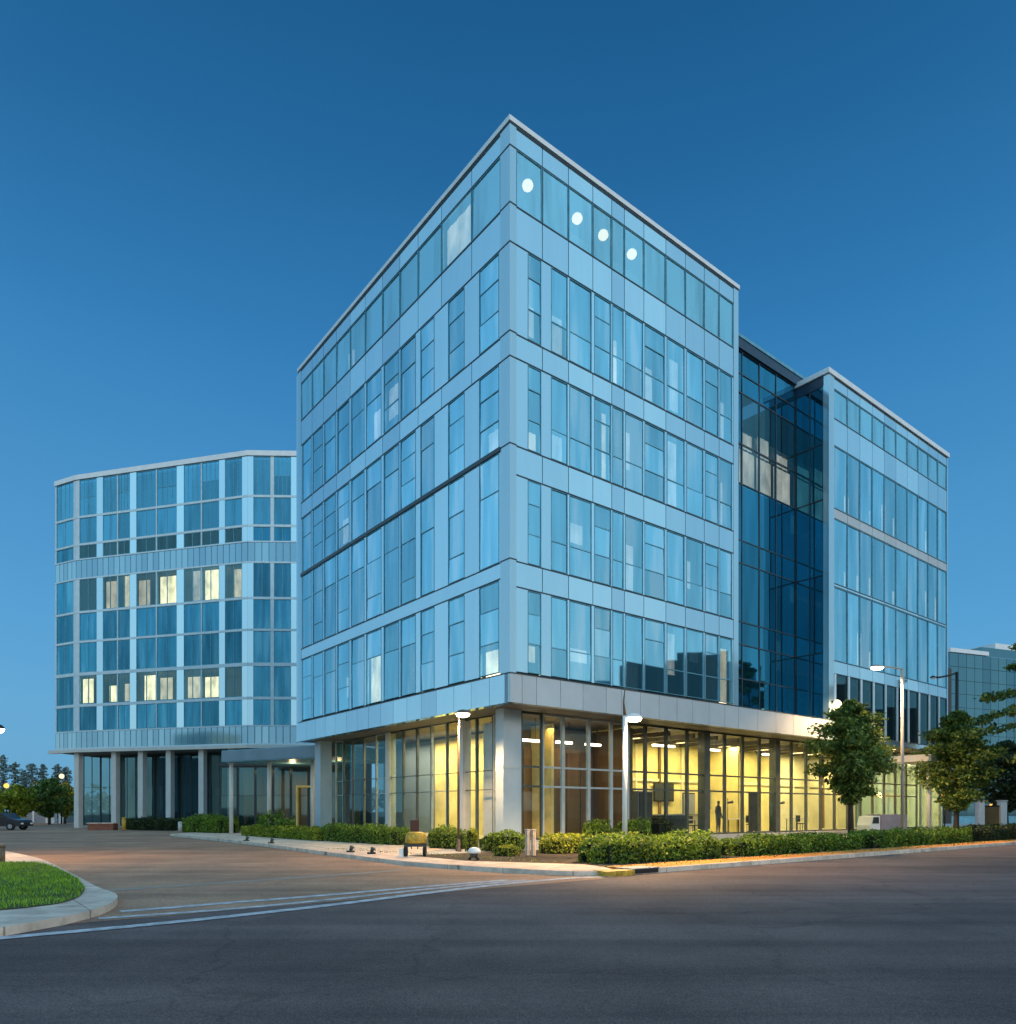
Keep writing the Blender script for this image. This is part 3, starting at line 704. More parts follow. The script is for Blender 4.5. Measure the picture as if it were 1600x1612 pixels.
# ------------------------------------------------------------------ left office building
P0 = Vector((-22.97, 65, 0)); dA = Vector((-.966, .259, 0)).normalized()
P1 = P0 + dA*18.6
P2 = Vector((-43.75, 71.2, 0)); dB = (P2-P1).normalized()
dC = Vector((1., .03, 0)).normalized()
def inward(d): # away from the camera
    n = Vector((-d.y, d.x, 0)); return n if n.y > 0 else -n
FA = frame(P0, dA, inward(dA)); FB = frame(P1, dB, inward(dB)); FC = frame(P0, dC, inward(dC))
lb = thing('office_building', 'paler faceted office block on white columns set back behind the driveway', 'building', (P0.x, P0.y, 0))
rowsB = [(29.5, 32.9), (26.9, 29.3), (25.45, 26.7), (20.5, 23.5), (17.7, 20.3), (14.7, 17.5), (11.7, 14.4), (9.2, 11.45)]
colsA = [(.55, 2.3), (2.9, 4.7), (4.8, 6.6), (7.35, 9.5), (9.6, 11.75), (12.45, 13.8), (13.9, 15.5), (16.2, 18.2)]
LB = (P2-P1).length
colsB = [(.35, LB-.2)]
colsC = [(.5, 2.0), (2.3, 3.8), (4.5, 7.)]
for F, cols, L in ((FA, colsA, 18.6), (FB, colsB, LB), (FC, colsC, 12.)):
    edges = [0]; a = 0
    for c0, c1 in cols:
        edges += [c0-.01, c1+.01] if c0-.01 > edges[-1]+.05 else [c1+.01]
    if L-edges[-1] > .1: edges.append(L)
    for k, (z0, z1) in enumerate(rowsB):
        # piers
        mb = MB(); a = 0
        for c0, c1 in cols + [(L, L)]:
            if c0-a > .02: mb.box(F, a, c0-.003, -.03, .15, z0, z1, 'panel' if c0-a > .4 else 'white_frame')
            a = c1+.003
        zlo = 7.45 if k == 7 else rowsB[k+1][1]
        # band under the row
        if z0-zlo > 1.:
            x = 0.
            while x < L-.01:
                x1 = min(L, x+.62); mb.box(F, x+.04, x1-.04, 0., .15, zlo+.14, z0-.12, 'panel_dim'); x = x1
            mb.box(F, 0, L, .03, .12, zlo, z0, 'mull_blue')
            mb.box(F, 0, L, -.05, .14, z0-.115, z0-.005, 'white_frame'); mb.box(F, 0, L, -.05, .14, zlo+.005, zlo+.135, 'white_frame')
        else:
            mb.box(F, 0, L, -.05, .15, zlo+.004, z0-.004, 'white_frame')
        mb.build('cladding', lb)
        for j, (c0, c1) in enumerate(cols):
            bl = None
            if F is FA and k == 3 and j not in (7,): bl = (random.choice(['lit_blind_strong', 'lit_blind', 'lit_blind_dim', 'lit_blind_warm']), *random.choice([(0, .6), (.05, .95), (.4, 1)]), 0, random.uniform(.8, 1))
            if F is FA and k == 6 and j != 0: bl = (random.choice(['lit_blind_strong', 'lit_blind_strong', 'lit_blind', 'lit_blind_warm']), *random.choice([(0.02, .7), (.05, .95), (.3, .95), (.1, .9)]), .05, random.uniform(.6, .92))
            w_ = c1-c0
            mun = [c0+w_*f for f in ((.25, .5, .75) if k == 0 else ((.5,) if w_ > 1.2 else ()))]
            gm = 'teal' if k < 2 else ('lobby_glass' if k in (2, 3, 6) and F is FA else ('deep' if k in (2, 3, 6, 7) else 'teal'))
            if k in (4, 5): gm = 'deep'
            window(lb, F, c0, c1, z0+.004, z1-.004, gm, 'mull_blue', .05, muntins=mun, blind=bl, rails=[z0+(z1-z0)*.5] if k == 0 and j % 2 else [])
    simple('roof_coping', [(F, -.05, L+.02, -.12, .3, 32.95, 33.4, 'coping')], lb)
    simple('base_ledge', [(F, -.05, L+(.8 if F is FB else .0), -.25, .3, 7.15, 7.45, 'white_col')], lb)
mb = MB(); nA = inward(dA)
back = [tuple((p)[:2]) for p in (P0+Vector((12, .6, 0)), P0+Vector((.1, .25, 0)), P1+Vector((.05, .3, 0)), P2+Vector((.1, .3, 0)), P2+Vector((2, 16, 0)), P0+Vector((12, 18, 0)))]
inner = [tuple((p)[:2]) for p in (P0+Vector((12, 5, 0)), P0+Vector((1, 5, 0)), P1+Vector((1.8, 5, 0)), P2+Vector((3, 5, 0)), P2+Vector((3, 14, 0)), P0+Vector((11, 16, 0)))]
mb.prism(inner, 7.5, 32.9, 'inner'); mb.build('core_wall', lb)
mb = MB()
for z in (7.2, 11.5, 14.45, 17.55, 20.35, 23.6, 26.75, 32.6):
    mb.prism(back, z, z+.15, 'slab'); mb.face([(x, y, z) for x, y in back], 'slab')
mb.build('floor_slab', lb)
side = frame(P2, (P2+Vector((2, 16, 0))-P2).normalized(), Vector((1, 0, 0)))
simple('side_wall', [(side, .2, 16., .02, .3, 7.45, 33.2, 'panel')], lb)
for t in (-4.2, -1., 2., 5.05, 8.55, 11.6, 14.6, 18.9):
    F = FA if t >= 0 else FC; s = t if t >= 0 else -t
    mb = MB(); mb.box(F, s-.27, s+.27, .3, .84, 0, 7.15, 'white_col'); mb.build('column', lb, .02)
FAg = frame(P0+nA*3.2, dA, nA)
for a in range(-4, 10):
    s0 = a*2.1; 
    window(lb, FAg, s0, s0+2.06, .15, 7.1, 'lobby_glass', 'mull', .06, rails=[3.95], muntins=[s0+1.03], name='ground_floor_window')
simple('plinth', [(FAg, -8.4, 21., -.05, .4, 0, .14, 'concrete')], lb)
simple('interior_wall', [(FAg, -8.4, 21., 4., 4.2, 0, 7.1, 'dark')], lb)

# glazed entrance between the buildings, with its canopy
en = thing('entrance_lobby', 'dark glazed entrance lobby with warm doorway under the flat canopy', 'lobby', (-15, 52, 0))
FE = frame((-20.5, 52.5, 0), (1, -.06, 0), (.06, 1, 0))
simple('back_wall', [(FE, 0, 9, 4, 4.2, 0, 4.8, 'wood')], en); simple('roof', [(FE, -.2, 9.2, -.1, 4.3, 4.8, 5.0, 'dark')], en)
for i in range(7):
    window(en, FE, i*1.28, i*1.28+1.24, .05, 4.75, 'lobby_glass', 'mull', .06, rails=[2.7], name='window')
simple('door_frame', [(FE, 5.6, 5.72, -.35, -.05, 0, 3.4, 'yellow'), (FE, 7.5, 7.62, -.35, -.05, 0, 3.4, 'yellow'), (FE, 5.72, 7.5, -.35, -.05, 3.26, 3.4, 'yellow')], en)
area('lobby_light', FE(4.5, 2., 4.6), 130, 4, 1, (1, .7, .28))
cn = thing('entrance_canopy', 'flat blue grey entrance canopy on slim white posts between both buildings', 'canopy', (-14, 45, 0))
FCan = frame((-10.4, 43.0, 0), Vector((-7.75, 4.3, 0)).normalized(), Vector((4.3, 7.75, 0)).normalized())
simple('roof', [(FCan, -.5, 9.2, 0, 6., 4.75, 5.5, 'mull_blue'), (FCan, -.48, 9.18, -.04, -.002, 4.8, 5.45, 'canopy_blue')], cn)
for s, d in ((8.9, .5), (5.9, .9), (2.6, 1.3)):
    mb = MB(); mb.tube([FCan(s, d, 0), FCan(s, d, 4.74)], [.13, .13], 'white_col', 12); mb.build('post', cn)
point('canopy_lamp', FCan(6., 3., 4.4), 60, (1, .65, .3)); point('canopy_lamp', FCan(2., 3., 4.4), 60, (1, .65, .3))

# ------------------------------------------------------------------ ground
mb = MB(); mb.sheet([(-900, -300), (900, -300), (900, 1500), (-900, 1500)], -.03, 'earth'); struct(mb, 'ground')
K0 = Vector((2.5, 18.0, 0))             # a point of the kerb line of the main road
def kp(s, d): p = K0 + U*s + V*d; return (p.x, p.y)
mb = MB(); mb.sheet([kp(-80, .02), kp(160, .02), kp(160, -45), kp(-80, -45)], 0., 'road'); struct(mb, 'road')
drive = [gp(190, 1421), gp(150, 1404), gp(95, 1371), gp(0, 1346), (-45, 62), (-44, 70), (-22, 62), gp(270, 1318), gp(380, 1330), gp(640, 1365), gp(800, 1377), kp(-1.5, .0), kp(-11.4, -.0)]
drive = [kp(-12.5, -.6), gp(95, 1372), gp(0, 1347), (-60, 75), (-60, 120), (-25, 120), (-24, 58), gp(268, 1317), gp(380, 1329), gp(520, 1348), gp(640, 1364), gp(800, 1376), kp(.3, -.3)]
mb = MB(); mb.sheet(drive, .004, 'drive'); struct(mb, 'driveway')
def ribbon(mb, pts, w, z, m, sub=6):
    P = [Vector((x, y, 0)) for x, y in pts]; Q = []
    for i in range(len(P)-1):
        a = P[max(i-1, 0)]; b = P[i]; c = P[i+1]; d = P[min(i+2, len(P)-1)]
        for k in range(sub):
            t = k/sub
            Q.append(.5*((2*b)+(c-a)*t+(2*a-5*b+4*c-d)*t*t+(3*b-a-3*c+d)*t**3))
    Q.append(P[-1])
    L = []; Rr = []
    for i, q in enumerate(Q):
        dd = (Q[min(i+1, len(Q)-1)]-Q[max(i-1, 0)]).normalized(); n = Vector((-dd.y, dd.x, 0))*w/2
        L.append(q+n); Rr.append(q-n)
    for i in range(len(Q)-1): mb.face([(*L[i][:2], z), (*Rr[i][:2], z), (*Rr[i+1][:2], z), (*L[i+1][:2], z)], m)
for pts, w in (([(-60, 1486), (0, 1478), (250, 1455), (500, 1428), (760, 1396), (900, 1383), (965, 1381)], .26),
               ([(155, 1447), (350, 1433), (500, 1419), (700, 1398), (830, 1386)], .2),
               ([(190, 1436), (350, 1423), (500, 1411), (700, 1394), (800, 1386)], .24)):
    mb = MB(); ribbon(mb, [gp(*p) for p in pts], w, .010, 'paint'); struct(mb, 'road_marking')
mb = MB(); ribbon(mb, [gp(160, 1403), gp(400, 1387), gp(640, 1370)], .34, .009, 'gutter'); struct(mb, 'gutter_strip')

# corner lawn with its kerb
def arc(pts, n=6):      # Catmull-Rom through points
    P = [Vector((*p, 0)) for p in pts]; Q = []
    for i in range(len(P)-1):
        a = P[max(i-1, 0)]; b = P[i]; c = P[i+1]; d = P[min(i+2, len(P)-1)]
        for k in range(n):
            t = k/n; q = .5*((2*b)+(c-a)*t+(2*a-5*b+4*c-d)*t*t+(3*b-a-3*c+d)*t**3); Q.append((q.x, q.y))
    Q.append(tuple(P[-1][:2])); return Q
outer = [(-42, 54)] + arc([gp(0, 1343), gp(60, 1357), gp(110, 1381), gp(150, 1404), gp(184, 1419), gp(170, 1436), gp(120, 1452), gp(60, 1464), gp(0, 1475)]) + [(-14, 3.4), (-34, -12)]
inn = [(-43.5, 53), (-20.3, 27.)] + arc([gp(0, 1365), gp(60, 1366), gp(100, 1380), gp(130, 1402), gp(128, 1420), gp(100, 1433), gp(50, 1441), gp(0, 1446)]) + [(-14.6, 4.6), (-35, -11)]
mb = MB(); mb.prism(outer + [(-60, -10), (-60, 54)], -.02, .12, 'kerb'); struct(mb, 'kerb_pavement')
mb = MB(); mb.sheet(inn + [(-59, -9), (-59, 53)], .135, 'turf'); struct(mb, 'lawn')
def poly_pts(poly, n, box):
    P = np.array(poly); out = []; x0, x1, y0, y1 = box
    while len(out) < n:
        q = RNG.uniform((x0, y0), (x1, y1), (n*2, 2))
        ins = np.zeros(len(q), bool); j = len(P)-1
        for i in range(len(P)):
            c = (P[i, 1] > q[:, 1]) != (P[j, 1] > q[:, 1])
            xx = (P[j, 0]-P[i, 0])*(q[:, 1]-P[i, 1])/(P[j, 1]-P[i, 1]+1e-9)+P[i, 0]
            ins ^= c & (q[:, 0] < xx); j = i
        out += list(q[ins])
    return np.array(out[:n])
def raw_mesh(name, verts, nper, mat, parent=None):
    n = len(verts)//nper; me = bpy.data.meshes.new(name)
    me.vertices.add(len(verts)); me.vertices.foreach_set('co', verts.astype(np.float32).ravel())
    me.loops.add(len(verts)); me.loops.foreach_set('vertex_index', np.arange(len(verts), dtype=np.int32))
    me.polygons.add(n); me.polygons.foreach_set('loop_start', np.arange(0, len(verts), nper, dtype=np.int32))
    me.update(calc_edges=True); me.materials.append(M[mat])
    o = bpy.data.objects.new(name, me); COL.objects.link(o)
    if parent is not None: o.parent = parent
    return o
q = poly_pts(inn + [(-59, -9), (-59, 53)], 70000, (-22, -6.5, 7, 30))
n = len(q); a = RNG.uniform(0, 2*math.pi, n); h = RNG.uniform(.03, .075, n); w = .008
base = np.c_[q, np.full(n, .135)]; dx = np.c_[np.cos(a)*w, np.sin(a)*w, np.zeros(n)]
tip = base + np.c_[RNG.normal(0, .02, (n, 2)), h]
h_mod = .6+.5*np.sin(q[:, 0]*1.7+np.sin(q[:, 1]*1.3)*1.5)*np.sin(q[:, 1]*1.1+.7); tip[:, 2] = .135+h*(.75+.5*h_mod)
go = raw_mesh('grass', np.stack([base-dx, base+dx, tip], 1).reshape(-1, 3), 3, 'grass'); go['kind'] = 'stuff'

# pavement and beds beside the building
pv = [gp(268, 1316), gp(380, 1328), gp(520, 1347), gp(640, 1362.5), gp(800, 1374), gp(900, 1379), gp(975, 1379)]
pv = arc(pv, 4)
pv_back = [kp(1.2, 2.2), kp(-.5, 5.4), kp(-.5, 9.), (-2.5, 29.2), (-10.6, 40.), (-22, 58)]
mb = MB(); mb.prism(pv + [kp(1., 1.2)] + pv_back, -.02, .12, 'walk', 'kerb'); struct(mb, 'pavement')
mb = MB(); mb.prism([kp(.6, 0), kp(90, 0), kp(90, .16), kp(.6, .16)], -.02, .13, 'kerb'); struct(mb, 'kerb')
mb = MB(); mb.prism([kp(1.15, .165), kp(90, .165), kp(90, 1.25), kp(1.15, 1.25)], -.02, .125, 'mulch'); struct(mb, 'paver_strip')  # strip beside the kerb that carries the painted orange lamplight
mb = MB(); mb.prism([kp(1.2, 1.255), kp(90, 1.255), kp(90, 9), kp(-.4, 9), kp(-.4, 5.4)], -.02, .11, 'soil'); struct(mb, 'planting_bed')
mb = MB(); mb.prism([kp(-.5, 9.02), kp(90, 9.02), kp(90, 30), (-10, 56), (-22, 60), (-10.6, 40.2), (-2.4, 29.3)], -.02, .10, 'concrete'); struct(mb, 'terrace')
mb = MB(); mb.prism([kp(26., 3.2), kp(60, 3.2), kp(60, 8.8), kp(26, 8.8)], .0, .16, 'kerb_grey'); struct(mb, 'parking_apron')
# drain inlet and painted ramp edge at the kerb corner
t = thing('storm_drain', 'dark storm drain inlet in the kerb at the pavement corner', 'storm drain', (*kp(.9, .0), 0))
FK = frame(K0, U, V)
simple('opening', [(FK, .85, 1.75, -.03, .3, .02, .13, 'black')], t); simple('lid', [(FK, .8, 1.8, -.02, .6, .132, .155, 'grey')], t)
simple_o = MB(); simple_o.prism([kp(-.25, -.12), kp(.75, -.12), kp(.75, .25), kp(-.1, .5)], .0, .135, 'yellowpaint'); o = struct(simple_o, 'ramp_marking')

# ------------------------------------------------------------------ foliage
def leaf_quads(c, size, up=.4, aspect=.55):
    n = len(c); d = RNG.normal(0, 1, (n, 3)); d /= np.linalg.norm(d, axis=1, keepdims=True)
    nrm = RNG.normal(0, 1, (n, 3)); nrm[:, 2] += up*2; s = np.cross(d, nrm); s /= np.linalg.norm(s, axis=1, keepdims=True)+1e-6
    sz = (size*RNG.uniform(.6, 1.35, n))[:, None]
    p0 = c-d*sz*.5; p2 = c+d*sz*.5; p1 = c+s*sz*aspect*.5; p3 = c-s*sz*aspect*.5
    return np.stack([p0, p1, p2, p3], 1).reshape(-1, 3)

def hedge(path, width, height, z0, dens, size, mat, label, cat='hedge', lump=.12, group=None, name='hedge'):
    P = [Vector((*p, 0)) for p in path]; c0 = (P[0]+P[-1])/2
    t = thing(name, label, cat, (c0.x, c0.y, z0), group)
    seg = [(P[i+1]-P[i]).length for i in range(len(P)-1)]; L = sum(seg)
    def at(s):
        for i, l in enumerate(seg):
            if s <= l or i == len(seg)-1:
                d = (P[i+1]-P[i])/l; return P[i]+d*s, Vector((-d.y, d.x, 0))
            s -= l
    n = int(dens*L*(width+2*height)); C3 = np.zeros((n, 3))
    ph = RNG.uniform(0, 6.28, 6)
    for k in range(n):
        s = RNG.uniform(0, L); b, nn = at(s); r = RNG.random()
        lum = 1+lump*(math.sin(s*2.1+ph[0])+math.sin(s*4.7+ph[1])*.6+math.sin(s*9.1+ph[4])*.4)
        endf = min(1., (min(s, L-s)/(width*.45))) ; endf = math.sqrt(max(.05, endf))
        H = height*lum*(.55+.45*endf); W = width*.5*(1+.5*lump*math.sin(s*3.3+ph[2]))*endf
        th = RNG.uniform(-.05, math.pi+.05); dep = 1-abs(RNG.normal(0, .10))
        cx = math.copysign(abs(math.cos(th))**.5, math.cos(th))*W*dep; cz = abs(math.sin(th))**.5*H*dep
        if RNG.random() < .28: cz = RNG.uniform(.02, 1)*H; cx = math.copysign(W, cx)*RNG.uniform(.8, 1.02)
        p = b+nn*cx; C3[k] = (p.x-c0.x, p.y-c0.y, cz)
    raw_mesh('foliage', leaf_quads(C3, size), 4, mat, t)
    mb = MB()
    for i in range(len(P)-1):
        d = (P[i+1]-P[i]).normalized(); nn = Vector((-d.y, d.x, 0)); e = d*width*.25
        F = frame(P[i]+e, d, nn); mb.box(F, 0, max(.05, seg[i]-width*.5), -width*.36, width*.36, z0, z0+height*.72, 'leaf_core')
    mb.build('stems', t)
    return t
G = 'low hedges planted around the building'
hedge([kp(1.6, 2.6), kp(7.2, 2.3)], 1.7, .72, .1, 520, .10, 'leaf_hedge', 'thick bushy hedge starting at the pavement corner beside the orange kerb strip', lump=.16, group=G)
hedge([kp(7.6, 2.2), kp(16, 2.1)], 1.4, .62, .1, 420, .10, 'leaf_hedge', 'low hedge along the orange kerb in front of the lit yellow windows', group=G)
hedge([kp(16.4, 2.1), kp(27, 2.1)], 1.4, .66, .1, 330, .11, 'leaf_hedge', 'hedge stretch at the foot of the slim street tree and tall lamp', group=G)
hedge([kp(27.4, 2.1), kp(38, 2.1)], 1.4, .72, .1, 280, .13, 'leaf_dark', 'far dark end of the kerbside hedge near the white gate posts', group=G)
hedge([gp(852, 1349), gp(1000, 1343)], 1.1, .62, .12, 520, .09, 'leaf_yel', 'yellow green clipped hedge behind the stone bollard pair', group=G)
hedge([gp(756, 1344), gp(828, 1345)], 1.0, .74, .12, 520, .09, 'leaf_hedge', 'dark green hedge block in front of the pale corner pillar', group=G)
hedge([gp(676, 1339), gp(742, 1341)], .9, .78, .12, 520, .09, 'leaf_hedge', 'hedge block between the yellow cart and the tall olive shrub', group=G)
hedge([gp(512, 1327), gp(640, 1335)], 1.0, .80, .12, 480, .09, 'leaf_hedge', 'mid green hedge left of the yellow cart below the teal windows', group=G)
hedge([gp(388, 1318), gp(520, 1328)], 1.1, .62, .12, 420, .11, 'leaf_yel', 'bright yellowish low hedge beside the driveway kerb near the canopy', group=G)
hedge([gp(296, 1312), gp(368, 1314.5)], 1.8, 1.15, .1, 330, .13, 'leaf_hedge', 'rounded dark hedge block at the far bend of the driveway', group=G)
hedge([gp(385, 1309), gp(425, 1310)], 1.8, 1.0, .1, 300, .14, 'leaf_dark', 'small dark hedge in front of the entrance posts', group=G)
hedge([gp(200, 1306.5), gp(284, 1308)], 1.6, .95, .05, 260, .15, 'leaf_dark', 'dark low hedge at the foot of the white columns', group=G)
hedge([gp(776, 1352), gp(818, 1353)], .75, .34, .12, 700, .07, 'leaf_yel', 'small pale green mound plant at the front of the dark hedge block', 'shrub', name='shrub')
hedge([gp(734, 1345), gp(752, 1345.5)], .7, 1.02, .12, 800, .08, 'leaf_yel', 'upright olive shrub standing above the small white path light', 'shrub', name='shrub')
hedge([FR(4.6, .9, 0)[:2], FR(8.6, .9, 0)[:2]], .9, .9, .1, 380, .12, 'leaf_hedge', 'loose taller shrubs growing against the wood room windows', 'shrub', lump=.3, name='shrub')
hedge([FR(8.7, .9, 0)[:2], FR(10.1, .9, 0)[:2]], .9, 1.3, .1, 380, .12, 'leaf_dark', 'dark tall shrub just right of the white lamp post base', 'shrub', lump=.35, name='shrub')
hedge([FL(18.6, -.9, 0)[:2], FL(23, -.9, 0)[:2]], 1.0, 1.1, .1, 330, .12, 'leaf_hedge', 'shrubs by the grey end pillar near the entrance', 'shrub', lump=.3, name='shrub')

def tree(x, y, H, z0, Rm, label, leafm='leaf_tree', nl=9000, ls=.17, group=None, peak=.35, gaps=.5, trunk_r=.09, name='street_tree', seed=1, tiers=0):
    rng = np.random.default_rng(seed); rs = random.Random(seed)
    t = thing(name, label, 'tree', (x, y, 0), group)
    mb = MB(); lean = rs.uniform(-.12, .12)
    zs = [0, z0*.6, z0, z0+(H-z0)*.5, H*.97]
    mb.tube([(x+lean*z/H, y, z) for z in zs], [trunk_r*1.25, trunk_r, trunk_r*.85, trunk_r*.45, .012], 'bark', 9)
    cents = []; nb = 34 if tiers else 64
    for k in range(nb):
        f = (k+rs.random())/nb; z = z0+(H-z0)*f*.95
        prof = (f/peak)**.6 if f < peak else max(.04, (1-f)/(1-peak))**.75
        r = Rm*prof*(rs.uniform(.6, 1.12) if tiers else rs.uniform(.5, 1.08)); a = k*2.4+rs.uniform(-.5, .5)
        dz = r*rs.uniform(-.05, .45) if not tiers else r*rs.uniform(-.05, .12)
        b = Vector((x+lean*z/H, y, z)); e = b+Vector((math.cos(a)*r, math.sin(a)*r, dz)); mid = (b+e)/2+Vector((0, 0, .12*r))
        rb = trunk_r*.35*(1-f*.6)
        mb.tube([b, mid, e], [rb, rb*.6, .006], 'bark', 5, False)
        for s in ((.45, .7, .88, 1.) if tiers else (.3, .55, .75, .9, 1.)):
            cents.append((*(b.lerp(e, s)+Vector((0, 0, .1*r*(1-abs(2*s-1))))), .16*Rm+.12*r))
    mb.build('trunk', t)
    cents = np.array(cents); idx = rng.integers(0, len(cents), nl)
    off = rng.normal(0, 1, (nl, 3)); off /= np.linalg.norm(off, axis=1, keepdims=True); off *= rng.random((nl, 1))**.5
    off[:, 2] *= .62 if not tiers else .35
    pts = cents[idx, :3]+off*cents[idx, 3:4]*(1.15-gaps*.5) - np.array([x, y, 0])
    raw_mesh('crown', leaf_quads(pts, ls), 4, leafm, t)
    return t
GT = 'street trees along the kerb'
tree(px(1340, 35.), 35., zz(1100, 35), zz(1262, 35), 2.25, 'slim street tree with rounded crown in front of the wing by the tall lamp', nl=15000, ls=.2, group=GT, seed=3, peak=.38, gaps=.35, trunk_r=.13)
tree(px(1505, 43.5), 43.5, zz(1118, 43.5), zz(1275, 43.5), 2.7, 'dense conical street tree at the end of the wing', nl=16000, ls=.24, group=GT, seed=5, peak=.3, gaps=.25, trunk_r=.13)
tree(px(1585, 54), 54, zz(1165, 54), zz(1275, 54), 3.0, 'dark street tree behind the white gate posts', 'leaf_dark', nl=8000, ls=.3, group=GT, seed=8, trunk_r=.14)
tree(px(1668, 40.5), 40.5, 13.3, 3.0, 5.0, 'large open branched tree reaching in at the right edge', nl=9000, ls=.30, seed=11, peak=.35, gaps=1.15, tiers=1, trunk_r=.2, name='broad_tree')

fl = []
for k in range(900):
    s_ = RNG.uniform(.8, 30); d_ = abs(RNG.normal(0, .5)); p = kp(s_, 1.25-d_ if d_ < 1.2 else -.1-RNG.random()*.25)
    fl.append((p[0], p[1], .14 if d_ < 1.2 else .012))
for k in range(300):
    f_ = RNG.random(); a_ = Vector(gp(520, 1341)).lerp(Vector(gp(900, 1366)), f_); fl.append((a_.x+RNG.normal(0, .35), a_.y+abs(RNG.normal(0, .3)), .127))
o = raw_mesh('fallen_leaves', leaf_quads(np.array(fl), .07, up=3.), 4, 'leaf_yel'); o['kind'] = 'stuff'

# ------------------------------------------------------------------ street lamps
def lamp_arm(x, y, H, label, rp, arms, pm='pole', e=0, base_z=.12, col=(1, .60, .27), finial=0):
    t = thing('street_lamp', label, 'street lamp', (x, y, base_z), None)
    mb = MB(); mb.lathe((x, y, base_z), [(rp*2.1, 0), (rp*2.1, .05), (rp*1.5, .12), (rp*1.35, .4), (rp, .45)], pm, 16); mb.build('base', t)
    mb = MB(); mb.tube([(x, y, base_z+.4), (x, y, H*.5), (x, y, H)], [rp, rp*.92, rp*.8], pm, 14); mb.build('pole', t)
    if finial:
        mb = MB(); mb.tube([(x, y, H), (x-.04, y, H+finial*.5), (x, y, H+finial)], [rp*.6, .03, .015], 'brown_pole', 8); mb.build('finial', t)
    for (dx, dy, L, rise, hw, lit) in arms:
        d = Vector((dx, dy, 0)).normalized(); b = Vector((x, y, H-.05))
        if L > .05:
            pts = [b + d*(L*f) + Vector((0, 0, rise*math.sin(f*math.pi/2))) for f in (0, .25, .5, .75, 1)]
            mb = MB(); mb.tube(pts, [rp*.5]*5, pm, 8); mb.build('arm', t); e_ = pts[-1]
        else: e_ = b
        h = MB(); ld = d
        sx = abs(ld.x)*.0+1
        h.lathe(e_+ld*hw*.6+Vector((0, 0, -.02)), [(.05, .14), (hw*.6, .11), (hw, .03), (hw, 0), (hw*.92, -.01)][::-1], pm, 20, 1., .55)
        ho = h.build('lamp_head', t)
        g = MB(); g.lathe(e_+ld*hw*.6+Vector((0, 0, -.17 if lit else -.10)), [(hw*.35, 0), (hw*.8, .04), (hw*.97, .12 if lit else .06), (hw*.9, .14 if lit else .07)], 'glow' if lit else 'white', 18, 1., .55); g.build('lens', ho)
        if e:
            l = bpy.data.lights.new('street_lamp_light', 'SPOT'); l.energy = e*2.2; l.color = col; l.shadow_soft_size = .15; l.spot_size = R(150); l.spot_blend = .5
            lo = bpy.data.objects.new('street_lamp_light', l); COL.objects.link(lo); lo.location = e_+ld*hw*.6+Vector((0, 0, -.3))
lamp_arm(px(984, 23.5), 23.5, zz(1127, 23.5), 'white lamp post with one bright side head standing in the hedge', .085, [(1, 0, .12, .02, .27, True)], 'white', 1300, finial=.85)
lamp_arm(px(722, 27.2), 27.2, zz(1120, 27.2), 'thin brown lamp post with glowing dome head left of the corner pillar', .05, [(1, 0, 0, 0, .27, True)], 'brown_pole', 800)
lamp_arm(px(1421, 38.), 38., zz(1052, 38), 'tall lamp post with glowing arm lamp in front of the wing', .09, [(-1, .1, 1.05, .15, .34, True)], 'pole', 2000)
lamp_arm(px(1507, 47.), 47., zz(1058, 47), 'dark tall lamp post with curved unlit arm near the conical tree', .12, [(-1, 0, 1.4, -.3, .2, False)], 'black', 0)
lamp_arm(px(-22, 24.), 24., zz(1146, 24), 'lamp post at the left edge with dark hood and pale lens', .06, [(1, 0, .25, .05, .22, True)], 'black', 400)
for x, yy, Y, lab, m, e in ((10, 1237, 95, 'orange glowing lamp among the trees past the driveway end', 'glow_orange', 500), (97, 1222, 92, 'small white lamp on a pole beside the far white column', 'glow_small', 300)):
    X = px(x, Y); z = zz(yy, Y); t = thing('globe_lamp_post', lab, 'lamp post', (X, Y, 0))
    mb = MB(); mb.tube([(X, Y, 0), (X, Y, z-.4)], [.09, .06], 'black', 8); mb.build('pole', t)
    mb = MB(); mb.sphere((X, Y, z), .30, m); mb.build('globe', t)
    point('lamp_post_light', (X, Y-.8, z), e, (1, .5, .15), .3)

# wall light at the wing corner
t = thing('wall_light', 'bright wall light fixed to the pale corner post of the wing', 'wall light', FR(22.75, -.2, zz(1112, 40.8)))
zl = zz(1112, 40.8)
simple('bracket', [(FR, 22.65, 22.85, -.2, -.04, zl+.2, zl+.3, 'black')], t)
mb = MB(); mb.sphere(FR(22.75, -.32, zl), .24, 'glow_white', sz=1.4); mb.build('globe', t); 

# ------------------------------------------------------------------ objects on the pavement
x, y = gp(655, 1354); z = .12
t = thing('utility_cart', 'yellow topped utility cart on dark wheels at the pavement edge', 'cart', (x, y, z))
mb = MB(); mb.lathe((x, y, z+.42), [(.33, 0), (.36, .05), (.35, .22), (.30, .34), (.2, .38)], 'yellowpaint', 18, 1., .7); mb.build('hood', t)
mb = MB(); mb.box(frame((x, y, 0), (1, 0, 0), (0, 1, 0)), -.36, .36, -.2, .2, z+.32, z+.42, 'dark'); mb.build('chassis', t)
for sx in (-.32, .30):
    mb = MB(); mb.tube([(x+sx-.05, y-.1, z+.17), (x+sx+.05, y-.1, z+.17)], [.17, .17], 'rubber', 16); mb.build('wheel', t)
    mb = MB(); mb.tube([(x+sx, y, z+.3), (x+sx, y-.1, z+.17)], [.03, .03], 'grey', 6); mb.build('strut', t)
mb = MB(); mb.box(frame((x, y, 0), (1, 0, 0), (0, 1, 0)), -.52, -.38, -.25, -.05, z, z+.26, 'white'); mb.build('side_box', t)
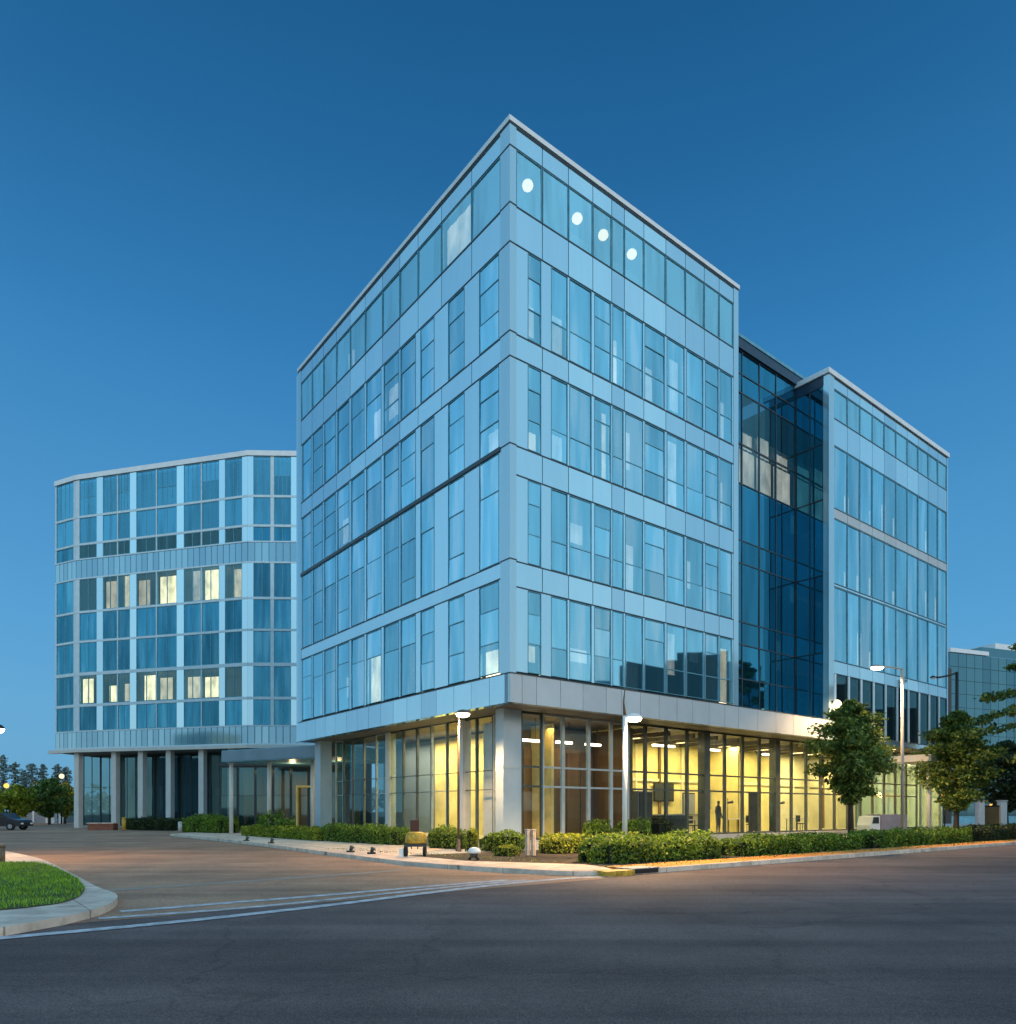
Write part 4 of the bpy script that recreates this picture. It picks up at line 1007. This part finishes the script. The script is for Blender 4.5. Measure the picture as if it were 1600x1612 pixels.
x, y = px(655, 29.), 28.6
t = thing('notice_panel', 'dark maroon upright notice panel behind the yellow cart', 'sign', (x, y, .12))
mb = MB(); mb.box(frame((x, y, 0), (1, .1, 0), (-.1, 1, 0)), -.17, .17, -.03, .03, .5, 1.25, 'maroon'); mb.build('panel', t)
for sx in (-.12, .12):
    mb = MB(); mb.tube([(x+sx, y, .12), (x+sx, y, .5)], [.02, .02], 'black', 6); mb.build('leg', t)
x, y = gp(746, 1361)
t = thing('path_light', 'small path light with white hood on dark feet at the pavement edge', 'path light', (x, y, z))
mb = MB(); mb.lathe((x+.02, y, z+.22), [(.19, 0), (.2, .06), (.15, .14), (.05, .18)], 'white', 16); mb.build('hood', t)
mb = MB(); mb.lathe((x, y, z+.08), [(.1, 0), (.13, .14)], 'dark', 14); mb.build('body', t)
for sx in (-.14, .14):
    mb = MB(); mb.tube([(x+sx*.5, y, z+.14), (x+sx, y-.04, z+.02)], [.035, .05], 'black', 8); mb.build('leg', t)
t0 = None
for xp, lab in ((831, 'left one of the two short stone bollards at the pavement corner'), (840, 'right one of the two short stone bollards at the pavement corner')):
    x, y = gp(xp, 1353)
    t = thing('bollard', lab, 'bollard', (x, y, z), 'stone bollards at the pavement corner')
    mb = MB(); mb.box(frame((x, y, 0), U, V), -.065, .065, -.065, .065, z, z+.82, 'walk'); mb.build('post', t, .02)
    mb = MB(); mb.box(frame((x, y, 0), U, V), -.075, .075, -.075, .075, z+.825, z+.88, 'kerb'); mb.build('cap', t, .015)
for xp, yp, lab in ((552, 1347, 'small black spotlight lying on the driveway kerb, left of a similar one'), (585, 1350, 'small black spotlight on the kerb between its twin and the yellow cart'),
                    (427, 1332, 'small black spotlight on the kerb beside the yellowish hedge'), (388, 1328, 'tiny black spotlight farthest along the driveway kerb')):
    x, y = gp(xp, yp)
    t = thing('spotlight', lab, 'spotlight', (x, y, z), 'small spotlights along the driveway kerb')
    mb = MB(); mb.box(frame((x, y, 0), U, V), -.12, .12, -.08, .08, z, z+.06, 'black'); mb.build('base', t)
    mb = MB(); mb.tube([(x, y, z+.06), (x+.05, y+.06, z+.2)], [.05, .09], 'dark', 10); mb.build('lamp_head', t)
for xp, yp, lab in ((195, 1308, 'ochre post standing at the left end of the column hedge'), (284, 1310, 'pale post standing beside the rounded dark hedge'), (4, 1364, 'brown wooden post at the lawn edge by the frame')):
    Y = gp(xp, yp)[1]; x = px(xp, Y); t = thing('marker_post', lab, 'post', (x, Y, .1))
    h = {195: 1.0, 284: .7, 4: .55}[xp]; m = {195: 'yellowpaint', 284: 'white_col', 4: 'brown_pole'}[xp]; r = .16 if xp > 100 else .07
    mb = MB(); mb.tube([(x, Y, .05), (x, Y, h)], [r, r], m, 10); mb.build('shaft', t)
    mb = MB(); mb.lathe((x, Y, h), [(r*1.12, .002), (r*1.1, .05), (r*.5, .1)], m, 12); mb.build('cap', t)

# ------------------------------------------------------------------ far left: cars, fence, trees
def vehicle_wheel(t, x, y, z, r, ax):
    mb = MB(); a = Vector(ax)*.11; p = Vector((x, y, z)); mb.tube([p-a, p+a], [r, r], 'rubber', 16); o = mb.build('wheel', t)
    mb = MB(); a = Vector(ax)*.115; mb.tube([p-a, p+a], [r*.55, r*.55], 'grey', 12); mb.build('rim', o)
def car(xc, yc, L, label, m='car', face=Vector((1, 0, 0))):
    t = thing('parked_car', label, 'car', (xc, yc, 0)); f = face.normalized(); s = Vector((-f.y, f.x, 0)); F = frame((xc, yc, 0), f, s)
    prof = [(-L/2, .35), (-L/2, .8), (-L*.44, .9), (-L*.30, .95), (-L*.18, 1.42), (L*.12, 1.45), (L*.27, .98), (L*.44, .85), (L/2, .65), (L/2, .35)]
    mb = MB(); n = len(prof)
    mb.face([F(a, -.85, z) for a, z in prof], m); mb.face([F(a, .85, z) for a, z in prof][::-1], m)
    for i in range(n):
        (a, z), (b, w) = prof[i], prof[(i+1) % n]; mb.face([F(a, -.85, z), F(a, .85, z), F(b, .85, w), F(b, -.85, w)], m)
    mb.build('body', t)
    for sd in (-.856, .856):
        mb = MB(); mb.face([F(-L*.27, sd, .98), F(-L*.165, sd, 1.36), F(L*.11, sd, 1.38), F(L*.23, sd, 1.0)], 'car_glass'); mb.build('window', t)
    for a in (-L*.31, L*.31):
        for sd in (-.8, .8):
            p = F(a, sd, .33); vehicle_wheel(t, *p, .33, s)
    for sd in (-.6, .6):
        mb = MB(); mb.box(F, -L/2-.03, -L/2-.003, sd-.15, sd+.15, .62, .76, 'redlight'); mb.build('tail_light', t)
        mb = MB(); mb.box(F, L/2+.003, L/2+.03, sd-.15, sd+.15, .5, .62, 'white'); mb.build('headlight', t)
car(px(2, 62), 62, 4.3, 'dark parked car at the far end of the driveway')
Y = 100.
t = thing('fence', 'blue grey mesh fence with white end posts beyond the driveway', 'fence', (px(55, Y), Y, 0))
mb = MB(); mb.box(FW, px(34, Y), px(73, Y), Y, Y+.05, zz(1296, Y)-.0, zz(1279, Y), 'grey'); mb.build('panel', t)
for xp in (33, 53, 74):
    mb = MB(); mb.box(FW, px(xp, Y)-.12, px(xp, Y)+.12, Y-.1, Y-.01, 0, zz(1277, Y), 'white'); mb.build('post', t)
for xp, lab in ((84, 'left white gate pillar between the far fence and the first column'), (98, 'right white gate pillar close to the first white column')):
    Y = 96.; t = thing('gate_pillar', lab, 'gate pillar', (px(xp, Y), Y, 0), 'white gate pillars past the driveway')
    mb = MB(); mb.box(FW, px(xp, Y)-.3, px(xp, Y)+.3, Y-.3, Y+.3, 0, 1.45, 'white'); mb.build('shaft', t)
    mb = MB(); mb.box(FW, px(xp, Y)-.36, px(xp, Y)+.36, Y-.36, Y+.36, 1.455, 1.6, 'white_col'); mb.build('cap', t)
Y = 61.5
t = thing('planter_wall', 'low red brick planter wall at the foot of the first columns', 'planter', (px(158, Y), Y, 0))
mb = MB(); mb.box(FW, px(138, Y), px(178, Y), Y, Y+.8, 0, .55, 'brick'); mb.build('body', t)
mb = MB(); mb.box(FW, px(138, Y)-.05, px(178, Y)+.05, Y-.05, Y+.85, .555, .62, 'walk'); mb.build('coping', t)
GF = 'small trees past the driveway end'
for xp, Y, top, rr, lab, lm, sd in ((28, 84, 1236, 2.4, 'yellow lit bushy tree beside the orange lamp', 'leaf_yel', 21), (78, 88, 1226, 3.3, 'round dark tree beside the first white column', 'leaf_tree', 22), (102, 93, 1233, 2.0, 'yellowish small tree tucked behind the first white column', 'leaf_yel', 23), (-20, 80, 1240, 2.6, 'low tree at the edge beside the orange lamp', 'leaf_yel', 24), (52, 104, 1240, 3.0, 'bushy tree between the dark round tree and the orange lamp', 'leaf_tree', 25)):
    tree(px(xp, Y), Y, zz(top, Y), 1.0, rr, lab, lm, 3500, .42, GF, .45, .3, .14, 'small_tree', sd)
GP = 'slender skyline trees far behind the driveway'
for k, (xp, top, w_) in enumerate(((5, 1186, 1.6), (24, 1198, 1.7), (50, 1200, 2.2), (68, 1201, 1.2), (91, 1201, 1.5), (104, 1206, 1.7), (-18, 1192, 1.6), (38, 1212, 1.4))):
    Y = 165.
    labs = ['tallest slim dark tree at the frame edge on the skyline', 'second slim dark tree on the skyline beside the tallest one', 'broad topped dark tree in the middle of the skyline row', 'thin pointed tree right of the broad topped one', 'slim tree above the white lamp on the skyline', 'stout dark tree on the skyline touching the first column',
            'dark skyline tree just past the picture edge', 'short thin tree between two taller ones on the skyline']
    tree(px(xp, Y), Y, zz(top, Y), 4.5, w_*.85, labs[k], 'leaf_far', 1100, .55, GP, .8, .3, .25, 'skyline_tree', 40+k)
# long low wooded strip at the horizon
mbt = []
for k in range(9000):
    X = RNG.uniform(-420, 420); mbt.append((X, 260+RNG.uniform(-15, 15), abs(RNG.normal(0, 1))*2.2+RNG.uniform(0, 4)+1.5*math.sin(X*.13)+1.))
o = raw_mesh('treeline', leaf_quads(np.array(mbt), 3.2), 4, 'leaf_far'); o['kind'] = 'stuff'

# ------------------------------------------------------------------ right: background building, gate, truck
Yb = 88.
FBk = frame((px(1496, Yb), Yb, 0), Vector((.93, .36, 0)).normalized(), Vector((-.36, .93, 0)).normalized())
bb = thing('background_building', 'dark teal glass building behind the wing with pale roof edge', 'building', FBk(0, 0, 0))
simple('wall', [(FBk, 0, 40, .1, 20, 0, 20.6, 'mull_blue')], bb)
for k in range(12):
    mb = MB(); z0 = 1.0+k*1.63
    for i in range(28): mb.box(FBk, i*1.4+.03, i*1.4+1.37, 0, .09, z0+.03, z0+1.59, 'far_panel')
    mb.build('cladding', bb)
simple('roof_edge', [(FBk, -.1, 6.5, -.15, 20.1, 20.62, 21.1, 'coping'), (FBk, 6.5, 13, .8, 18, 20.63, 21.9, 'far_panel')], bb)
simple('roof_plant_room', [(FBk, 9.5, 22, 1.2, 12, 21.9, 22.7, 'coping')], bb)
simple('dark_corner_shaft', [(FBk, -1., .0, -.2, 2, 0, 18.6, 'black')], bb)  # black box put in for the shade at the building's corner
for xp, lab in ((1543, 'left white gate post beside the dark gate'), (1578, 'right white gate post beside the dark gate')):
    Y = 52.; X = px(xp, Y); t = thing('gate_post', lab, 'gate post', (X, Y, .1), 'white gate posts at the parking entrance')
    mb = MB(); mb.box(FW, X-.22, X+.22, Y-.22, Y+.22, .1, zz(1262, Y), 'white'); mb.build('shaft', t, .02)
    mb = MB(); mb.box(FW, X-.27, X+.27, Y-.27, Y+.27, zz(1262, Y)+.004, zz(1262, Y)+.1, 'white_col'); mb.build('cap', t, .02)
Y = 52.; t = thing('gate', 'dark brown solid gate between the two white gate posts', 'gate', (px(1561, Y), Y, .1))
mb = MB(); mb.box(FW, px(1549, Y), px(1573, Y), Y-.04, Y+.04, .2, zz(1268, Y), 'wood'); mb.build('panel', t)
mb = MB(); mb.box(FW, px(1549, Y)-.01, px(1573, Y)+.01, Y-.07, Y-.043, zz(1268, Y)-.1, zz(1268, Y), 'black'); mb.build('top_rail', t)
for xp, yp, lab in ((1566, 1270, 'orange glowing lamp above the dark gate'), (1488, 1250, 'small orange lamp under the conical tree'), (1456, 1193, 'orange lamp under the small entrance canopy of the wing')):
    Y = {1566: 56, 1488: 50, 1456: 47}[xp]; X = px(xp, Y); zq = zz(yp, Y)
    t = thing('orange_lamp', lab, 'lamp', (X, Y, zq))
    mb = MB(); mb.sphere((X, Y, zq), .2 if xp != 1566 else .34, 'glow_orange'); mb.build('globe', t)
    mb = MB(); mb.tube([(X, Y+.02, zq+(-.18 if xp != 1456 else .18)), (X, Y+.02, .1 if xp != 1456 else zq+.6)], [.04, .04], 'black', 8); mb.build('stem', t)
    point('orange_lamp_light', (X, Y-.6, zq), 90 if xp != 1456 else 60, (1, .5, .12), .2)
# small entrance canopy on the wing
t = thing('wing_canopy', 'small pale flat canopy on one white post at the wing entrance', 'canopy', FR(31, -1, 0))
simple('roof', [(FR, 29.6, 33.4, -2.4, -.06, 4.55, 4.95, 'white_col')], t)
mb = MB(); mb.tube([FR(30.0, -2.1, .1), FR(30., -2.1, 4.545)], [.11, .11], 'white_col', 12); mb.build('post', t)
# delivery truck behind the hedge
TX, TY = px(1394, 42.), 42.
t = thing('box_truck', 'small grey box truck with pale cab parked behind the hedge', 'truck', (TX, TY, .16))
FT = frame((TX, TY, 0), U, V); FT = frame((TX, TY, 0), (.98, .2, 0), (-.2, .98, 0))
simple('cargo_box', [(FT, -.72, .95, -.6, .7, .45, 1.42, 'box_grey')], t, .03)
mb = MB()
prof = [(-1.36, .3), (-1.38, .8), (-1.34, .92), (-1.24, 1.3), (-.76, 1.34), (-.76, .3)]
mb.face([FT(a, -.55, z) for a, z in prof], 'pillar'); mb.face([FT(a, .6, z) for a, z in prof][::-1], 'pillar')
for i in range(6):
    (a, zq), (b, w) = prof[i], prof[(i+1) % 6]; mb.face([FT(a, -.55, zq), FT(a, .6, zq), FT(b, .6, w), FT(b, -.55, w)], 'pillar')
mb.build('cab', t)
mb = MB(); mb.face([FT(-1.27, -.556, .9), FT(-1.19, -.556, 1.26), FT(-.84, -.556, 1.26), FT(-.84, -.556, .9)], 'car_glass'); mb.build('window', t)
simple('chassis', [(FT, -1.38, .93, -.45, .5, .3, .44, 'black')], t)
for a in (-1.1, .6):
    for sd in (-.5, .55): vehicle_wheel(t, *FT(a, sd, .37), .22, (-.2, .98, 0))
# buildings across the street, seen only in the glass
ob = thing('street_building', 'dark curved roof building across the road mirrored in the lowest windows', 'building', (52, 24, 0))
mb = MB()
for i in range(12):
    y0 = -12+i*5.5; y1 = y0+5.5; hh = 10.5+(6.8*math.sin(math.pi*(y0-15)/33) if 15 < y0 < 48 else .8*(i % 2))
    mb.box(FW, 50, 62, y0, y1-.02, 0, hh, 'dark' if i % 3 else 'mull_blue')
mb.build('wall', ob)
mb = MB()
for i in range(11):
    for k in range(3): mb.box(FW, 49.9, 49.98, -11+i*5.5, -7.4+i*5.5, 1.2+k*3.2, 3.2+k*3.2, 'lit_blind_dim' if (i*3+k) % 5 == 0 else 'cream')
mb.build('window', ob)
ob = thing('street_building', 'pale cream building beyond the lawn mirrored in the left face', 'building', (-58, 44, 0))
mb = MB(); mb.box(FW, -64, -56, 38, 43, 0, 12.5, 'cream'); mb.box(FW, -64, -55, 43.02, 50, 0, 9., 'white_col'); mb.build('wall', ob)

# ------------------------------------------------------------------ world, sun, camera
wd = bpy.data.worlds.new('World'); SC.world = wd; wd.use_nodes = True
nt = wd.node_tree
for n_ in list(nt.nodes): nt.nodes.remove(n_)
wo = nt.nodes.new('ShaderNodeOutputWorld')
sunaz = R(135); sunel = R(15)     # low sun behind the camera, to the right
sky = N(nt, 'ShaderNodeTexSky', sky_type='NISHITA'); sky.sun_disc = False
sky.sun_elevation = sunel; sky.sun_rotation = sunaz
tc = N(nt, 'ShaderNodeTexCoord'); sp = N(nt, 'ShaderNodeSeparateXYZ'); nt.links.new(tc.outputs['Generated'], sp.inputs[0])
front = ramp(nt, sp.outputs['Z'], [(0., (.115, .355, .585)), (.13, (.100, .352, .625)), (.23, (.078, .320, .615)), (.50, (.031, .205, .475)), (.65, (.013, .128, .325)), (.76, (.007, .088, .238))])
side = ramp(nt, sp.outputs['Z'], [(0., (.62, .66, .62)), (.10, (.46, .69, .82)), (.35, (.37, .70, .95)), (.65, (.30, .62, .90)), (1., (.2, .42, .66))])
lr = math_n(nt, 'MULTIPLY_ADD', sp.outputs['X'], -.15); lr.node.inputs[2].default_value = 1.10   # raised on the left so the left face mirrors a brighter sky
lrc = N(nt, 'ShaderNodeCombineColor')
for i_ in range(3): nt.links.new(lr, lrc.inputs[i_])
side = mixc(nt, 1., side, lrc.outputs[0], 'MULTIPLY')
hx = math_n(nt, 'SQRT', math_n(nt, 'ADD', math_n(nt, 'MULTIPLY', sp.outputs['X'], sp.outputs['X']), math_n(nt, 'MULTIPLY', sp.outputs['Y'], sp.outputs['Y'])))
cy = math_n(nt, 'DIVIDE', sp.outputs['Y'], math_n(nt, 'MAXIMUM', hx, .05))
mr = N(nt, 'ShaderNodeMapRange', interpolation_type='SMOOTHSTEP'); nt.links.new(cy, mr.inputs[0])
mr.inputs[1].default_value = .86; mr.inputs[2].default_value = -.15; mr.inputs[3].default_value = 0; mr.inputs[4].default_value = 1
b1 = N(nt, 'ShaderNodeBackground'); hz = N(nt, 'ShaderNodeTexNoise'); hz.inputs['Scale'].default_value = 1.6; hz.inputs['Detail'].default_value = 4
hm = N(nt, 'ShaderNodeMapping'); hm.inputs['Scale'].default_value = (1, 1, 3.); nt.links.new(tc.outputs['Generated'], hm.inputs['Vector']); nt.links.new(hm.outputs[0], hz.inputs['Vector'])
nt.links.new(mixc(nt, 1., mixc(nt, mr.outputs[0], front, side), ramp(nt, hz.outputs['Fac'], [(.3, (.95, .965, .98)), (.7, (1.06, 1.04, 1.02))]), 'MULTIPLY'), b1.inputs['Color']); b1.inputs['Strength'].default_value = 1.
b2 = N(nt, 'ShaderNodeBackground'); nt.links.new(sky.outputs[0], b2.inputs['Color']); b2.inputs['Strength'].default_value = .006
ad = N(nt, 'ShaderNodeAddShader'); nt.links.new(b1.outputs[0], ad.inputs[0]); nt.links.new(b2.outputs[0], ad.inputs[1])
nt.links.new(ad.outputs[0], wo.inputs['Surface'])
sl = bpy.data.lights.new('sun', 'SUN'); sl.energy = .85; sl.angle = R(14); sl.color = (1, .92, .82)
so_ = bpy.data.objects.new('sun', sl); COL.objects.link(so_)
sd = Vector((math.sin(sunaz)*math.cos(sunel), math.cos(sunaz)*math.cos(sunel), math.sin(sunel)))
so_.rotation_euler = sd.to_track_quat('Z', 'Y').to_euler()

cam = bpy.data.cameras.new('camera'); co = bpy.data.objects.new('camera', cam); COL.objects.link(co)
co.location = (0, 0, CAMZ); co.rotation_euler = (R(90), 0, 0)
cam.sensor_fit = 'HORIZONTAL'; cam.sensor_width = 36; cam.lens = 36*FPX/1600
cam.shift_x = 0.; cam.shift_y = (HOR-806)/1600
cam.clip_start = .1; cam.clip_end = 4000
SC.camera = co
SC.view_settings.view_transform = 'Standard'; SC.view_settings.look = 'None'; SC.view_settings.exposure = 0; SC.view_settings.gamma = 1
SC.render.engine = 'CYCLES'
SC.cycles.use_denoising = True
SC.cycles.max_bounces = 8; SC.cycles.transparent_max_bounces = 16; SC.cycles.sample_clamp_indirect = 4
